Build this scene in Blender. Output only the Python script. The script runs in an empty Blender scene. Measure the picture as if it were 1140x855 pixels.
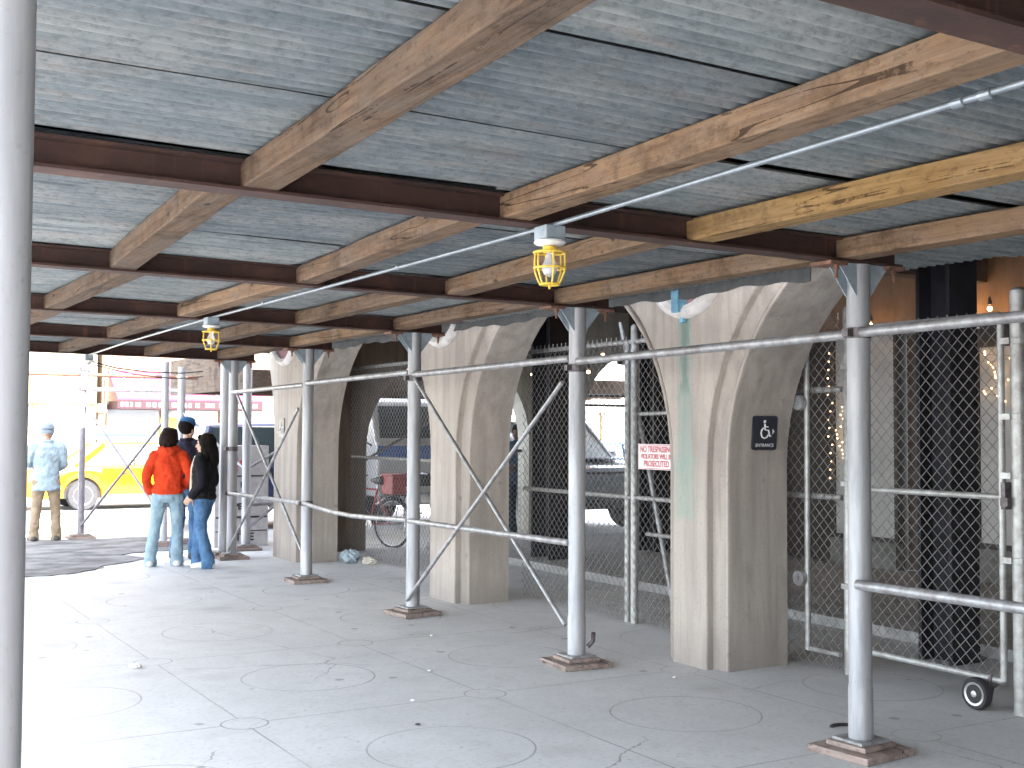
import bpy, bmesh, math, random
from mathutils import Vector, Matrix, Euler
random.seed(7)
S = bpy.context.scene
COL = S.collection
R = math.radians

# ------------------------------------------------------------------ camera
def cam_axes(yaw, pitch, roll):
    f = Vector((math.sin(yaw)*math.cos(pitch), math.cos(yaw)*math.cos(pitch), math.sin(pitch)))
    r = Vector((math.cos(yaw), -math.sin(yaw), 0))
    u = r.cross(f)
    return r*math.cos(roll)+u*math.sin(roll), u*math.cos(roll)-r*math.sin(roll), f
cd = bpy.data.cameras.new('camera')
cam = bpy.data.objects.new('camera', cd); COL.objects.link(cam)
_r, _u, _f = cam_axes(0.534587549, 0.0387836399, 0.00497727554)
m = Matrix((_r, _u, -_f)).transposed().to_4x4()
m.translation = Vector((-4.73126, -4.43899, 1.65379))
cam.matrix_world = m
cd.sensor_fit = 'HORIZONTAL'; cd.sensor_width = 36.0
cd.lens = 36.0*1330.03/1140.0
cd.clip_start = 0.05; cd.clip_end = 2000
S.camera = cam

# ------------------------------------------------------------------ world, sun, exposure
SUN_TO = Vector((0.07, -0.74, 0.66)).normalized()      # towards the sun
w = bpy.data.worlds.new('World'); S.world = w; w.use_nodes = True
nt = w.node_tree
bg = nt.nodes['Background']
sky = nt.nodes.new('ShaderNodeTexSky'); sky.sky_type = 'NISHITA'; sky.sun_disc = False
sky.sun_elevation = math.asin(SUN_TO.z)
sky.sun_rotation = math.atan2(SUN_TO.x, SUN_TO.y)
sky.air_density = 1.0; sky.dust_density = 2.0; sky.ozone_density = 1.0
hs = nt.nodes.new('ShaderNodeHueSaturation'); hs.inputs['Saturation'].default_value = 0.42
nt.links.new(sky.outputs[0], hs.inputs['Color']); nt.links.new(hs.outputs[0], bg.inputs[0]); bg.inputs[1].default_value = 0.15
sd = bpy.data.lights.new('sun', 'SUN'); sd.energy = 2.6; sd.angle = R(0.5); sd.color = (1.0, 0.95, 0.87)
sun = bpy.data.objects.new('sun', sd); COL.objects.link(sun)
sun.rotation_euler = (-SUN_TO).to_track_quat('-Z', 'Y').to_euler()
sun.location = (0, -20, 30)
S.view_settings.view_transform = 'Standard'
S.view_settings.look = 'None'
S.view_settings.gamma = 1
S.view_settings.use_curve_mapping = False
S.view_settings.exposure = 3.82
S.cycles.use_denoising = True
S.cycles.max_bounces = 10
S.cycles.diffuse_bounces = 6
S.cycles.sample_clamp_indirect = 8

# ------------------------------------------------------------------ materials
def new_mat(name):
    m = bpy.data.materials.new(name); m.use_nodes = True
    n = m.node_tree.nodes; b = n['Principled BSDF']
    return m, m.node_tree, b
def lin(nt, a, b): nt.links.new(a, b)
def coords(nt, scale=(1, 1, 1), kind='Object', rot=(0, 0, 0)):
    tc = nt.nodes.new('ShaderNodeTexCoord'); mp = nt.nodes.new('ShaderNodeMapping')
    mp.inputs['Scale'].default_value = scale; mp.inputs['Rotation'].default_value = rot
    lin(nt, tc.outputs[kind], mp.inputs[0]); return mp.outputs[0]
def noise(nt, vec, scale, detail=6, rough=0.6, dist=0.0):
    n = nt.nodes.new('ShaderNodeTexNoise'); n.inputs['Scale'].default_value = scale
    n.inputs['Detail'].default_value = detail; n.inputs['Roughness'].default_value = rough
    n.inputs['Distortion'].default_value = dist
    if vec is not None: lin(nt, vec, n.inputs['Vector'])
    return n.outputs['Fac']
def ramp(nt, fac, stops):
    r = nt.nodes.new('ShaderNodeValToRGB'); e = r.color_ramp.elements
    while len(e) < len(stops): e.new(0.5)
    for i, (p, c) in enumerate(stops):
        e[i].position = p; e[i].color = (c, c, c, 1) if isinstance(c, (int, float)) else (*c, 1)
    lin(nt, fac, r.inputs[0]); return r.outputs[0]
def mix(nt, fac, a, b, mode='MIX'):
    n = nt.nodes.new('ShaderNodeMix'); n.data_type = 'RGBA'; n.blend_type = mode
    for i, v in ((0, fac), (6, a), (7, b)):
        if hasattr(v, 'links') or isinstance(v, bpy.types.NodeSocket): lin(nt, v, n.inputs[i])
        elif i == 0: n.inputs[0].default_value = v
        else: n.inputs[i].default_value = (*v, 1)
    return n.outputs[2]
def mth(nt, op, a, b=None, clamp=False):
    n = nt.nodes.new('ShaderNodeMath'); n.operation = op; n.use_clamp = clamp
    for i, v in ((0, a), (1, b)):
        if v is None: continue
        if isinstance(v, bpy.types.NodeSocket): lin(nt, v, n.inputs[i])
        else: n.inputs[i].default_value = v
    return n.outputs[0]
def bump(nt, b, h, strength=0.3, dist=0.01):
    n = nt.nodes.new('ShaderNodeBump'); n.inputs['Strength'].default_value = strength
    n.inputs['Distance'].default_value = dist
    lin(nt, h, n.inputs['Height']); lin(nt, n.outputs[0], b.inputs['Normal'])
def objrand(nt):
    n = nt.nodes.new('ShaderNodeObjectInfo'); return n.outputs['Random']

def pm(name, c1, c2=None, scale=8, rough=0.6, metal=0.0, stretch=(1, 1, 1), bmp=0.15, detail=6, spec=0.5, coat=0.0, lo=0.35, hi=0.65, var=0.0, bdist=0.004):
    """two-tone procedural surface with fine relief"""
    m, nt, b = new_mat(name)
    c2 = c2 or tuple(x*0.8 for x in c1)
    v = coords(nt, stretch)
    f = noise(nt, v, scale, detail)
    col = ramp(nt, f, [(lo, c2), (hi, c1)])
    if var:
        r = objrand(nt)
        col = mix(nt, 1.0, col, ramp(nt, r, [(0, 1-var), (1, 1+var*0.3)]), 'MULTIPLY')
    lin(nt, col, b.inputs['Base Color'])
    b.inputs['Roughness'].default_value = rough; b.inputs['Metallic'].default_value = metal
    b.inputs['Specular IOR Level'].default_value = spec; b.inputs['Coat Weight'].default_value = coat
    if bmp: bump(nt, b, noise(nt, v, scale*3, 4), bmp, bdist)
    return m

def emis(name, col, strength):
    m, nt, b = new_mat(name)
    b.inputs['Base Color'].default_value = (*col, 1)
    b.inputs['Emission Color'].default_value = (*col, 1); b.inputs['Emission Strength'].default_value = strength
    return m

def wood_mat(name, light, dark, var=0.25, grey=0.5):
    m, nt, b = new_mat(name)
    g1 = noise(nt, coords(nt, (1, 0.05, 1)), 34, 9, 0.72, 0.5)
    g2 = noise(nt, coords(nt, (1, 0.35, 1)), 4.5, 7, 0.7, 0.8)
    g3 = noise(nt, coords(nt), 2.6, 7, 0.72)
    g4 = noise(nt, coords(nt, (1, 0.5, 1)), 30, 6, 0.75)
    col = ramp(nt, g1, [(0.34, dark), (0.62, light)])
    grc = tuple(sum(light)/3*k for k in (1.02, 0.94, 0.84))
    col = mix(nt, mth(nt, 'MULTIPLY', ramp(nt, g2, [(0.42, 0), (0.62, 1)]), grey), col, grc)
    col = mix(nt, mth(nt, 'MULTIPLY', ramp(nt, g3, [(0.52, 0), (0.66, 1)]), 0.7), col, tuple(x*0.5 for x in dark))
    col = mix(nt, ramp(nt, g4, [(0.33, 0.6), (0.47, 0)]), col, tuple(x*0.45 for x in dark))
    vo = nt.nodes.new('ShaderNodeTexVoronoi'); vo.inputs['Scale'].default_value = 4.2
    lin(nt, coords(nt, (1.6, 0.6, 1.6)), vo.inputs['Vector'])
    col = mix(nt, ramp(nt, mth(nt, 'ADD', vo.outputs['Distance'], mth(nt, 'MULTIPLY', g4, 0.08)), [(0.09, 0.85), (0.15, 0)]), col, tuple(x*0.35 for x in dark))
    ck = nt.nodes.new('ShaderNodeTexNoise'); ck.inputs['Scale'].default_value = 9; ck.inputs['Detail'].default_value = 2
    lin(nt, coords(nt, (1, 0.035, 1)), ck.inputs['Vector'])
    crack = mth(nt, 'LESS_THAN', mth(nt, 'ABSOLUTE', mth(nt, 'SUBTRACT', ck.outputs['Fac'], 0.56)), 0.006)
    crack = mth(nt, 'MULTIPLY', crack, ramp(nt, g3, [(0.45, 0), (0.5, 1)]))
    col = mix(nt, mth(nt, 'MULTIPLY', crack, 0.8), col, tuple(x*0.2 for x in dark))
    col = mix(nt, 1.0, col, ramp(nt, objrand(nt), [(0, 1-var), (1, 1.1)]), 'MULTIPLY')
    lin(nt, col, b.inputs['Base Color']); b.inputs['Roughness'].default_value = 0.9; b.inputs['Specular IOR Level'].default_value = 0.2
    bump(nt, b, mth(nt, 'SUBTRACT', mth(nt, 'ADD', g1, g4), crack), 0.6, 0.005)
    return m

def deck_mat():
    m, nt, b = new_mat('galvanised_sheet')
    st = noise(nt, coords(nt, (0.10, 1, 1)), 15, 8, 0.72, 0.2)  # streak contrast at corrugation scale also stands in for ridge shading
    p = noise(nt, coords(nt, (0.4, 1, 1)), 3.1, 8, 0.72, 0.4)
    gr = noise(nt, coords(nt, (0.55, 1, 1)), 42, 6, 0.75)
    col = ramp(nt, st, [(0.32, (0.078, 0.095, 0.105)), (0.5, (0.135, 0.158, 0.17)), (0.68, (0.20, 0.215, 0.22))])
    col = mix(nt, ramp(nt, p, [(0.46, 0), (0.62, 0.65)]), col, (0.235, 0.24, 0.235))
    warm = noise(nt, coords(nt, (0.22, 1, 1)), 6.0, 8, 0.75)
    col = mix(nt, ramp(nt, warm, [(0.55, 0), (0.7, 0.55)]), col, (0.215, 0.165, 0.135))
    col = mix(nt, ramp(nt, gr, [(0.36, 0.55), (0.52, 0)]), col, (0.06, 0.068, 0.072))
    col = mix(nt, ramp(nt, gr, [(0.6, 0), (0.74, 0.5)]), col, (0.31, 0.315, 0.31))
    vo = nt.nodes.new('ShaderNodeTexVoronoi'); vo.inputs['Scale'].default_value = 1.7
    lin(nt, coords(nt, (0.8, 1.2, 1)), vo.inputs['Vector'])
    col = mix(nt, ramp(nt, mth(nt, 'ADD', vo.outputs['Distance'], mth(nt, 'MULTIPLY', gr, 0.06)), [(0.05, 0.8), (0.085, 0)]), col, (0.13, 0.07, 0.03))
    col = mix(nt, 1.0, col, ramp(nt, objrand(nt), [(0, (0.84, 0.86, 0.88)), (0.5, (1.19, 1.19, 1.18)), (1, (1.68, 1.62, 1.54))]), 'MULTIPLY')
    lin(nt, col, b.inputs['Base Color'])
    b.inputs['Metallic'].default_value = 0.1; b.inputs['Roughness'].default_value = 0.65
    bump(nt, b, mth(nt, 'ADD', st, gr), 0.3, 0.003)
    return m

def pavement_mat():
    m, nt, b = new_mat('scored_concrete')
    tc = nt.nodes.new('ShaderNodeTexCoord'); sp = nt.nodes.new('ShaderNodeSeparateXYZ')
    wob = nt.nodes.new('ShaderNodeTexNoise'); wob.inputs['Scale'].default_value = 2.0
    lin(nt, tc.outputs['Object'], wob.inputs['Vector'])
    vm = nt.nodes.new('ShaderNodeVectorMath'); vm.operation = 'SCALE'; vm.inputs['Scale'].default_value = 0.02
    lin(nt, wob.outputs['Color'], vm.inputs[0])
    va = nt.nodes.new('ShaderNodeVectorMath'); va.operation = 'ADD'
    lin(nt, tc.outputs['Object'], va.inputs[0]); lin(nt, vm.outputs[0], va.inputs[1])
    lin(nt, va.outputs[0], sp.inputs[0])
    PX, PY, ox, oy = 1.55, 2.05, -1.0, 0.12
    def cell(s, o, p):      # signed distance to the nearest joint, -p/2..p/2
        t = mth(nt, 'FRACT', mth(nt, 'ADD', mth(nt, 'DIVIDE', mth(nt, 'SUBTRACT', s, o), p), 0.5))
        return mth(nt, 'MULTIPLY', mth(nt, 'SUBTRACT', t, 0.5), p)
    jx, jy = cell(sp.outputs[0], ox, PX), cell(sp.outputs[1], oy, PY)
    cx, cy = cell(sp.outputs[0], ox+PX/2, PX), cell(sp.outputs[1], oy+PY/2, PY)
    def ln(d, wd): return mth(nt, 'LESS_THAN', mth(nt, 'ABSOLUTE', d), wd)
    def length(a, c): return mth(nt, 'SQRT', mth(nt, 'ADD', mth(nt, 'POWER', mth(nt, 'ABSOLUTE', a), 2.0), mth(nt, 'POWER', mth(nt, 'ABSOLUTE', c), 2.0)))
    rs = length(jx, jy)
    big = ln(mth(nt, 'SUBTRACT', length(cx, cy), 0.44), 0.0055)
    small = ln(mth(nt, 'SUBTRACT', rs, 0.13), 0.006)
    joint = mth(nt, 'MULTIPLY', mth(nt, 'MAXIMUM', ln(jx, 0.0055), ln(jy, 0.0055)), mth(nt, 'GREATER_THAN', rs, 0.13))
    lines = mth(nt, 'MAXIMUM', mth(nt, 'MAXIMUM', big, small), joint)
    v = coords(nt)
    fade = ramp(nt, noise(nt, v, 0.9, 4, 0.6), [(0.35, 0.25), (0.62, 1.0)])
    lines = mth(nt, 'MULTIPLY', lines, fade)
    n1 = noise(nt, v, 1.1, 8, 0.65, 0.4); n2 = noise(nt, v, 30, 5, 0.7); n3 = noise(nt, v, 5.2, 6, 0.7)
    col = ramp(nt, n1, [(0.3, (0.52, 0.52, 0.515)), (0.7, (0.63, 0.63, 0.625))])
    col = mix(nt, ramp(nt, n3, [(0.5, 0), (0.75, 0.45)]), col, (0.42, 0.42, 0.40))
    col = mix(nt, ramp(nt, n2, [(0.35, 0.3), (0.5, 0)]), col, (0.3, 0.3, 0.3))
    # slightly darker strip along the arcade
    strip = mth(nt, 'MULTIPLY', ramp(nt, mth(nt, 'ADD', sp.outputs[0], mth(nt, 'MULTIPLY', n3, 0.9)), [(0.0, 0), (1.0, 1)]), 0.05)
    col = mix(nt, strip, col, (0.25, 0.24, 0.225))
    vo = nt.nodes.new('ShaderNodeTexVoronoi'); vo.inputs['Scale'].default_value = 2.6
    lin(nt, v, vo.inputs['Vector'])
    col = mix(nt, ramp(nt, mth(nt, 'ADD', vo.outputs['Distance'], mth(nt, 'MULTIPLY', n2, 0.06)), [(0.10, 0.6), (0.125, 0)]), col, (0.2, 0.195, 0.195))
    vo2 = nt.nodes.new('ShaderNodeTexVoronoi'); vo2.inputs['Scale'].default_value = 1.1
    lin(nt, coords(nt, (1, 1.3, 1)), vo2.inputs['Vector'])
    stain = ramp(nt, mth(nt, 'ADD', vo2.outputs['Distance'], mth(nt, 'MULTIPLY', n3, 0.5)), [(0.33, 0.4), (0.5, 0)])
    col = mix(nt, stain, col, (0.33, 0.315, 0.295))
    vo3 = nt.nodes.new('ShaderNodeTexVoronoi'); vo3.inputs['Scale'].default_value = 9.0
    lin(nt, v, vo3.inputs['Vector'])
    col = mix(nt, mth(nt, 'MULTIPLY', ramp(nt, mth(nt, 'ADD', vo3.outputs['Distance'], mth(nt, 'MULTIPLY', n2, 0.1)), [(0.12, 0.6), (0.16, 0)]), ramp(nt, n1, [(0.45, 0), (0.55, 1)])), col, (0.25, 0.245, 0.24))
    vo4 = nt.nodes.new('ShaderNodeTexVoronoi'); vo4.feature = 'DISTANCE_TO_EDGE'; vo4.inputs['Scale'].default_value = 0.42
    dn = nt.nodes.new('ShaderNodeTexNoise'); dn.inputs['Scale'].default_value = 3.5; dn.inputs['Detail'].default_value = 6; lin(nt, v, dn.inputs['Vector'])
    dv = nt.nodes.new('ShaderNodeVectorMath'); dv.operation = 'SCALE'; dv.inputs['Scale'].default_value = 0.22; lin(nt, dn.outputs['Color'], dv.inputs[0])
    dw = nt.nodes.new('ShaderNodeVectorMath'); dw.operation = 'ADD'; lin(nt, v, dw.inputs[0]); lin(nt, dv.outputs[0], dw.inputs[1]); lin(nt, dw.outputs[0], vo4.inputs['Vector'])
    crk = mth(nt, 'MULTIPLY', mth(nt, 'LESS_THAN', vo4.outputs['Distance'], 0.0018), ramp(nt, noise(nt, v, 0.7, 3), [(0.5, 0), (0.58, 0.6)]))
    col = mix(nt, crk, col, (0.14, 0.135, 0.13))
    col = mix(nt, mth(nt, 'MULTIPLY', lines, 0.62), col, (0.12, 0.115, 0.11))
    lin(nt, col, b.inputs['Base Color']); b.inputs['Roughness'].default_value = 0.7
    h = mth(nt, 'SUBTRACT', mth(nt, 'MULTIPLY', n2, 0.25), lines)
    bump(nt, b, h, 0.35, 0.006)
    return m

def pier_mat(name, green=None, base=((0.395, 0.352, 0.312), (0.283, 0.248, 0.22))):
    m, nt, b = new_mat(name)
    v = coords(nt, (1, 1, 0.09))
    st = noise(nt, v, 9, 6, 0.6, 0.3)
    big = noise(nt, coords(nt), 1.5, 6, 0.65)
    fine = noise(nt, coords(nt), 45, 4, 0.7)
    col = ramp(nt, st, [(0.33, base[1]), (0.6, base[0])])
    col = mix(nt, ramp(nt, big, [(0.5, 0), (0.72, 0.55)]), col, (0.235, 0.213, 0.195))
    dark = noise(nt, coords(nt, (1, 1, 0.13)), 4.5, 5, 0.7, 0.6)
    col = mix(nt, ramp(nt, dark, [(0.60, 0), (0.72, 0.5)]), col, (0.15, 0.135, 0.125))
    if green:
        yc, segs = green
        tc = nt.nodes.new('ShaderNodeTexCoord'); sp = nt.nodes.new('ShaderNodeSeparateXYZ')
        lin(nt, tc.outputs['Object'], sp.inputs[0])
        wob = mth(nt, 'MULTIPLY', mth(nt, 'SUBTRACT', noise(nt, coords(nt, (1, 1, 0.5)), 11, 6, 0.75), 0.5), 0.2)
        dy = mth(nt, 'ABSOLUTE', mth(nt, 'ADD', mth(nt, 'SUBTRACT', sp.outputs[1], yc), wob))
        fx = mth(nt, 'LESS_THAN', sp.outputs[0], 0.09)
        for (z0, z1, hw, strength, c) in segs:
            zc, hz = (z0+z1)/2, (z1-z0)/2
            dz = mth(nt, 'DIVIDE', mth(nt, 'ABSOLUTE', mth(nt, 'SUBTRACT', sp.outputs[2], zc)), hz)
            d = mth(nt, 'MAXIMUM', mth(nt, 'DIVIDE', dy, hw), mth(nt, 'POWER', dz, 3.0))
            f = mth(nt, 'MULTIPLY', mth(nt, 'MULTIPLY', ramp(nt, d, [(0.35, 1), (1.0, 0)]), strength), fx)
            f = mth(nt, 'MULTIPLY', f, ramp(nt, noise(nt, coords(nt, (1, 1, 0.4)), 22, 5, 0.7), [(0.3, 0.35), (0.6, 1)]))
            col = mix(nt, f, col, c)
    col = mix(nt, ramp(nt, fine, [(0.3, 0.45), (0.44, 0)]), col, (0.17, 0.15, 0.14))
    vo = nt.nodes.new('ShaderNodeTexVoronoi'); vo.inputs['Scale'].default_value = 3.1
    lin(nt, coords(nt), vo.inputs['Vector'])
    col = mix(nt, ramp(nt, mth(nt, 'ADD', vo.outputs['Distance'], mth(nt, 'MULTIPLY', fine, 0.1)), [(0.10, 0.5), (0.13, 0)]), col, (0.2, 0.18, 0.165))
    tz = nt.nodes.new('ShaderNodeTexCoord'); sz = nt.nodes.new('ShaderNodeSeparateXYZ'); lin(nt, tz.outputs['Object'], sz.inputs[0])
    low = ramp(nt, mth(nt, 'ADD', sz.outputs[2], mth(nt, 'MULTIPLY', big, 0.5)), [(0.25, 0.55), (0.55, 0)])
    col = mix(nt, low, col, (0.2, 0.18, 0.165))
    lin(nt, col, b.inputs['Base Color']); b.inputs['Roughness'].default_value = 0.8
    bump(nt, b, mth(nt, 'ADD', mth(nt, 'MULTIPLY', fine, 0.6), big), 0.4, 0.008)
    return m

def pole_mat():
    m, nt, b = new_mat('galvanised_pole')
    st = noise(nt, coords(nt, (1, 1, 0.12)), 14, 6, 0.65); sp = noise(nt, coords(nt), 40, 4, 0.75)
    col = ramp(nt, st, [(0.3, (0.28, 0.285, 0.30)), (0.65, (0.44, 0.445, 0.46))])
    col = mix(nt, ramp(nt, sp, [(0.60, 0), (0.74, 0.45)]), col, (0.2, 0.175, 0.16))
    col = mix(nt, 1.0, col, ramp(nt, objrand(nt), [(0, 0.85), (1, 1.05)]), 'MULTIPLY')
    lin(nt, col, b.inputs['Base Color'])
    b.inputs['Metallic'].default_value = 0.35
    lin(nt, ramp(nt, st, [(0.3, 0.62), (0.7, 0.48)]), b.inputs['Roughness'])
    bump(nt, b, sp, 0.08, 0.002)
    return m

def rust_mat():
    m, nt, b = new_mat('rusty_steel')
    n1 = noise(nt, coords(nt, (0.5, 1, 1)), 6, 8, 0.7); n2 = noise(nt, coords(nt), 50, 4, 0.7)
    col = ramp(nt, n1, [(0.3, (0.022, 0.011, 0.009)), (0.55, (0.05, 0.022, 0.016)), (0.75, (0.10, 0.045, 0.03))])
    # drips of rust on the web
    dr = noise(nt, coords(nt, (1, 1, 0.05)), 16, 3, 0.6)
    col = mix(nt, ramp(nt, dr, [(0.6, 0), (0.75, 0.35)]), col, (0.25, 0.1, 0.06))
    lin(nt, col, b.inputs['Base Color']); b.inputs['Roughness'].default_value = 0.8
    bump(nt, b, n2, 0.3, 0.002)
    return m

def paint(name, c, rough=0.25, coat=0.6): return pm(name, c, tuple(x*0.92 for x in c), 3, rough, 0.0, bmp=0.0, coat=coat)
def glass_mat(name='vehicle_glass', c=(0.05, 0.07, 0.08)):
    m, nt, b = new_mat(name)
    b.inputs['Base Color'].default_value = (*c, 1); b.inputs['Roughness'].default_value = 0.06
    b.inputs['Specular IOR Level'].default_value = 0.9; b.inputs['Coat Weight'].default_value = 0.5
    return m

M = {}
M['ground'] = pavement_mat()
M['asphalt'] = pm('worn_asphalt', (0.19, 0.188, 0.185), (0.07, 0.07, 0.07), 2.2, 0.95, stretch=(1, 1.5, 1), bmp=0.8, bdist=0.02, detail=12, lo=0.4, hi=0.6)
M['road'] = pm('pale_road', (0.40, 0.395, 0.39), (0.32, 0.32, 0.32), 0.8, 0.9, bmp=0.3, bdist=0.01, detail=9)
M['kerb'] = pm('granite_kerb', (0.42, 0.42, 0.41), (0.3, 0.3, 0.3), 9, 0.8)
M['deck'] = deck_mat()
M['plank'] = wood_mat('deck_planks', (0.10, 0.08, 0.06), (0.05, 0.04, 0.03))
M['wood'] = wood_mat('weathered_joist', (0.175, 0.113, 0.071), (0.078, 0.046, 0.028), 0.25, 0.4)
M['wood_new'] = wood_mat('newer_joist', (0.33, 0.205, 0.085), (0.18, 0.10, 0.038), 0.1, 0.15)
M['wood2'] = wood_mat('brown_joist', (0.225, 0.142, 0.083), (0.115, 0.067, 0.038), 0.15, 0.3)
M['pad'] = wood_mat('base_pad_wood', (0.34, 0.265, 0.235), (0.2, 0.15, 0.13), 0.15, 0.3)
M['rust'] = rust_mat()
M['pole'] = pole_mat()
M['brace'] = pm('tube_steel', (0.36, 0.37, 0.385), (0.2, 0.19, 0.19), 14, 0.45, 0.4, bmp=0.08)
M['pole_backlit'] = pm('backlit_pole', (0.20, 0.19, 0.21), (0.13, 0.12, 0.14), 14, 0.5, 0.3, bmp=0.05)  # pole steel darkened in colour to look shaded against the bright street
M['clamp'] = pm('dark_clamp_steel', (0.16, 0.14, 0.15), (0.07, 0.06, 0.06), 30, 0.55, 0.5)
M['clamp_rust'] = pm('rusted_clamp', (0.22, 0.11, 0.07), (0.1, 0.05, 0.035), 30, 0.8)
M['conduit'] = pm('galvanised_conduit', (0.25, 0.28, 0.31), (0.17, 0.2, 0.22), 12, 0.35, 0.5, bmp=0.05)
M['zinc'] = pm('zinc_fitting', (0.36, 0.42, 0.46), (0.24, 0.29, 0.33), 14, 0.5, 0.3)
M['yellow'] = pm('yellow_cage', (0.78, 0.55, 0.07), (0.62, 0.4, 0.05), 20, 0.45, bmp=0.05)
M['flash'] = pm('dull_flashing', (0.085, 0.09, 0.092), (0.05, 0.054, 0.056), 9, 0.7, 0.1)
M['white'] = pm('white_enamel', (0.78, 0.78, 0.76), (0.6, 0.6, 0.58), 10, 0.5, bmp=0.05)
m_, nt_, b_ = new_mat('bulb_glass'); b_.inputs['Base Color'].default_value = (0.85, 0.87, 0.9, 1); b_.inputs['Roughness'].default_value = 0.08
b_.inputs['Transmission Weight'].default_value = 0.6; M['bulb'] = m_
M['pier'] = pier_mat('painted_concrete')
M['pier_green'] = pier_mat('stained_concrete', (0.06, [(1.9, 2.62, 0.055, 0.95, (0.09, 0.08, 0.065)), (1.3, 2.75, 0.10, 0.6, (0.17, 0.30, 0.27)), (1.0, 1.5, 0.15, 0.6, (0.2, 0.31, 0.26))]))
M['pier_shaded'] = pier_mat('shaded_concrete', None, ((0.22, 0.17, 0.13), (0.13, 0.10, 0.08)))  # pier concrete with shade put into its colour for unlit inner faces
M['ring'] = pm('roundel_plaster', (0.72, 0.70, 0.68), (0.5, 0.48, 0.46), 8, 0.75)
M['maroon'] = pm('roundel_maroon', (0.36, 0.2, 0.22), (0.22, 0.12, 0.14), 7, 0.8)
M['ceil'] = pm('dark_brown_ceiling', (0.15, 0.12, 0.1), (0.08, 0.065, 0.055), 4, 0.9)  # mottled dark brown for the ceiling and its beams
M['girder'] = pm('tan_girder_paint', (0.30, 0.19, 0.12), (0.2, 0.125, 0.08), 5, 0.7, stretch=(1, 1, 0.4))
M['black_steel'] = pm('black_steel_paint', (0.025, 0.025, 0.035), (0.012, 0.012, 0.016), 6, 0.5)
M['dark_panel'] = pm('dark_shopfront', (0.05, 0.04, 0.035), (0.03, 0.025, 0.022), 6, 0.5)
M['shop_panel'] = pm('frosted_window', (0.5, 0.5, 0.49), (0.4, 0.4, 0.4), 2.5, 0.3, bmp=0.02)
M['shop_base'] = pm('shopfront_base', (0.2, 0.2, 0.19), (0.13, 0.13, 0.12), 7, 0.7)
M['mesh'] = pm('fence_wire', (0.30, 0.295, 0.285), (0.17, 0.165, 0.16), 20, 0.5, 0.5, bmp=0)
M['fpost'] = pm('fence_pipe', (0.42, 0.43, 0.42), (0.27, 0.26, 0.25), 16, 0.45, 0.4, bmp=0.06)
M['tyre'] = pm('black_rubber', (0.03, 0.03, 0.035), (0.02, 0.02, 0.022), 20, 0.8)
M['rim'] = pm('wheel_metal', (0.6, 0.6, 0.6), (0.4, 0.4, 0.4), 18, 0.35, 0.7)
M['sign_black'] = pm('black_sign_face', (0.03, 0.03, 0.045), (0.02, 0.02, 0.03), 10, 0.4, bmp=0.02)
M['sign_grey'] = pm('bronze_sign_face', (0.22, 0.2, 0.19), (0.15, 0.14, 0.13), 10, 0.4, bmp=0.02)
M['sign_white'] = pm('white_sign_face', (0.75, 0.74, 0.73), (0.66, 0.64, 0.64), 6, 0.5, bmp=0.02)
M['ink_white'] = pm('white_lettering', (0.75, 0.75, 0.75), (0.7, 0.7, 0.7), 10, 0.6, bmp=0)
M['ink_red'] = pm('red_lettering', (0.5, 0.10, 0.12), (0.42, 0.07, 0.09), 10, 0.6, bmp=0)
M['ink_black'] = pm('black_lettering', (0.03, 0.03, 0.03), (0.02, 0.02, 0.02), 10, 0.6, bmp=0)
M['ink_brown'] = pm('brown_lettering', (0.3, 0.13, 0.08), (0.25, 0.1, 0.06), 10, 0.6, bmp=0)
M['patina'] = pm('copper_patina', (0.2, 0.42, 0.55), (0.1, 0.24, 0.34), 12, 0.7)

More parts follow.
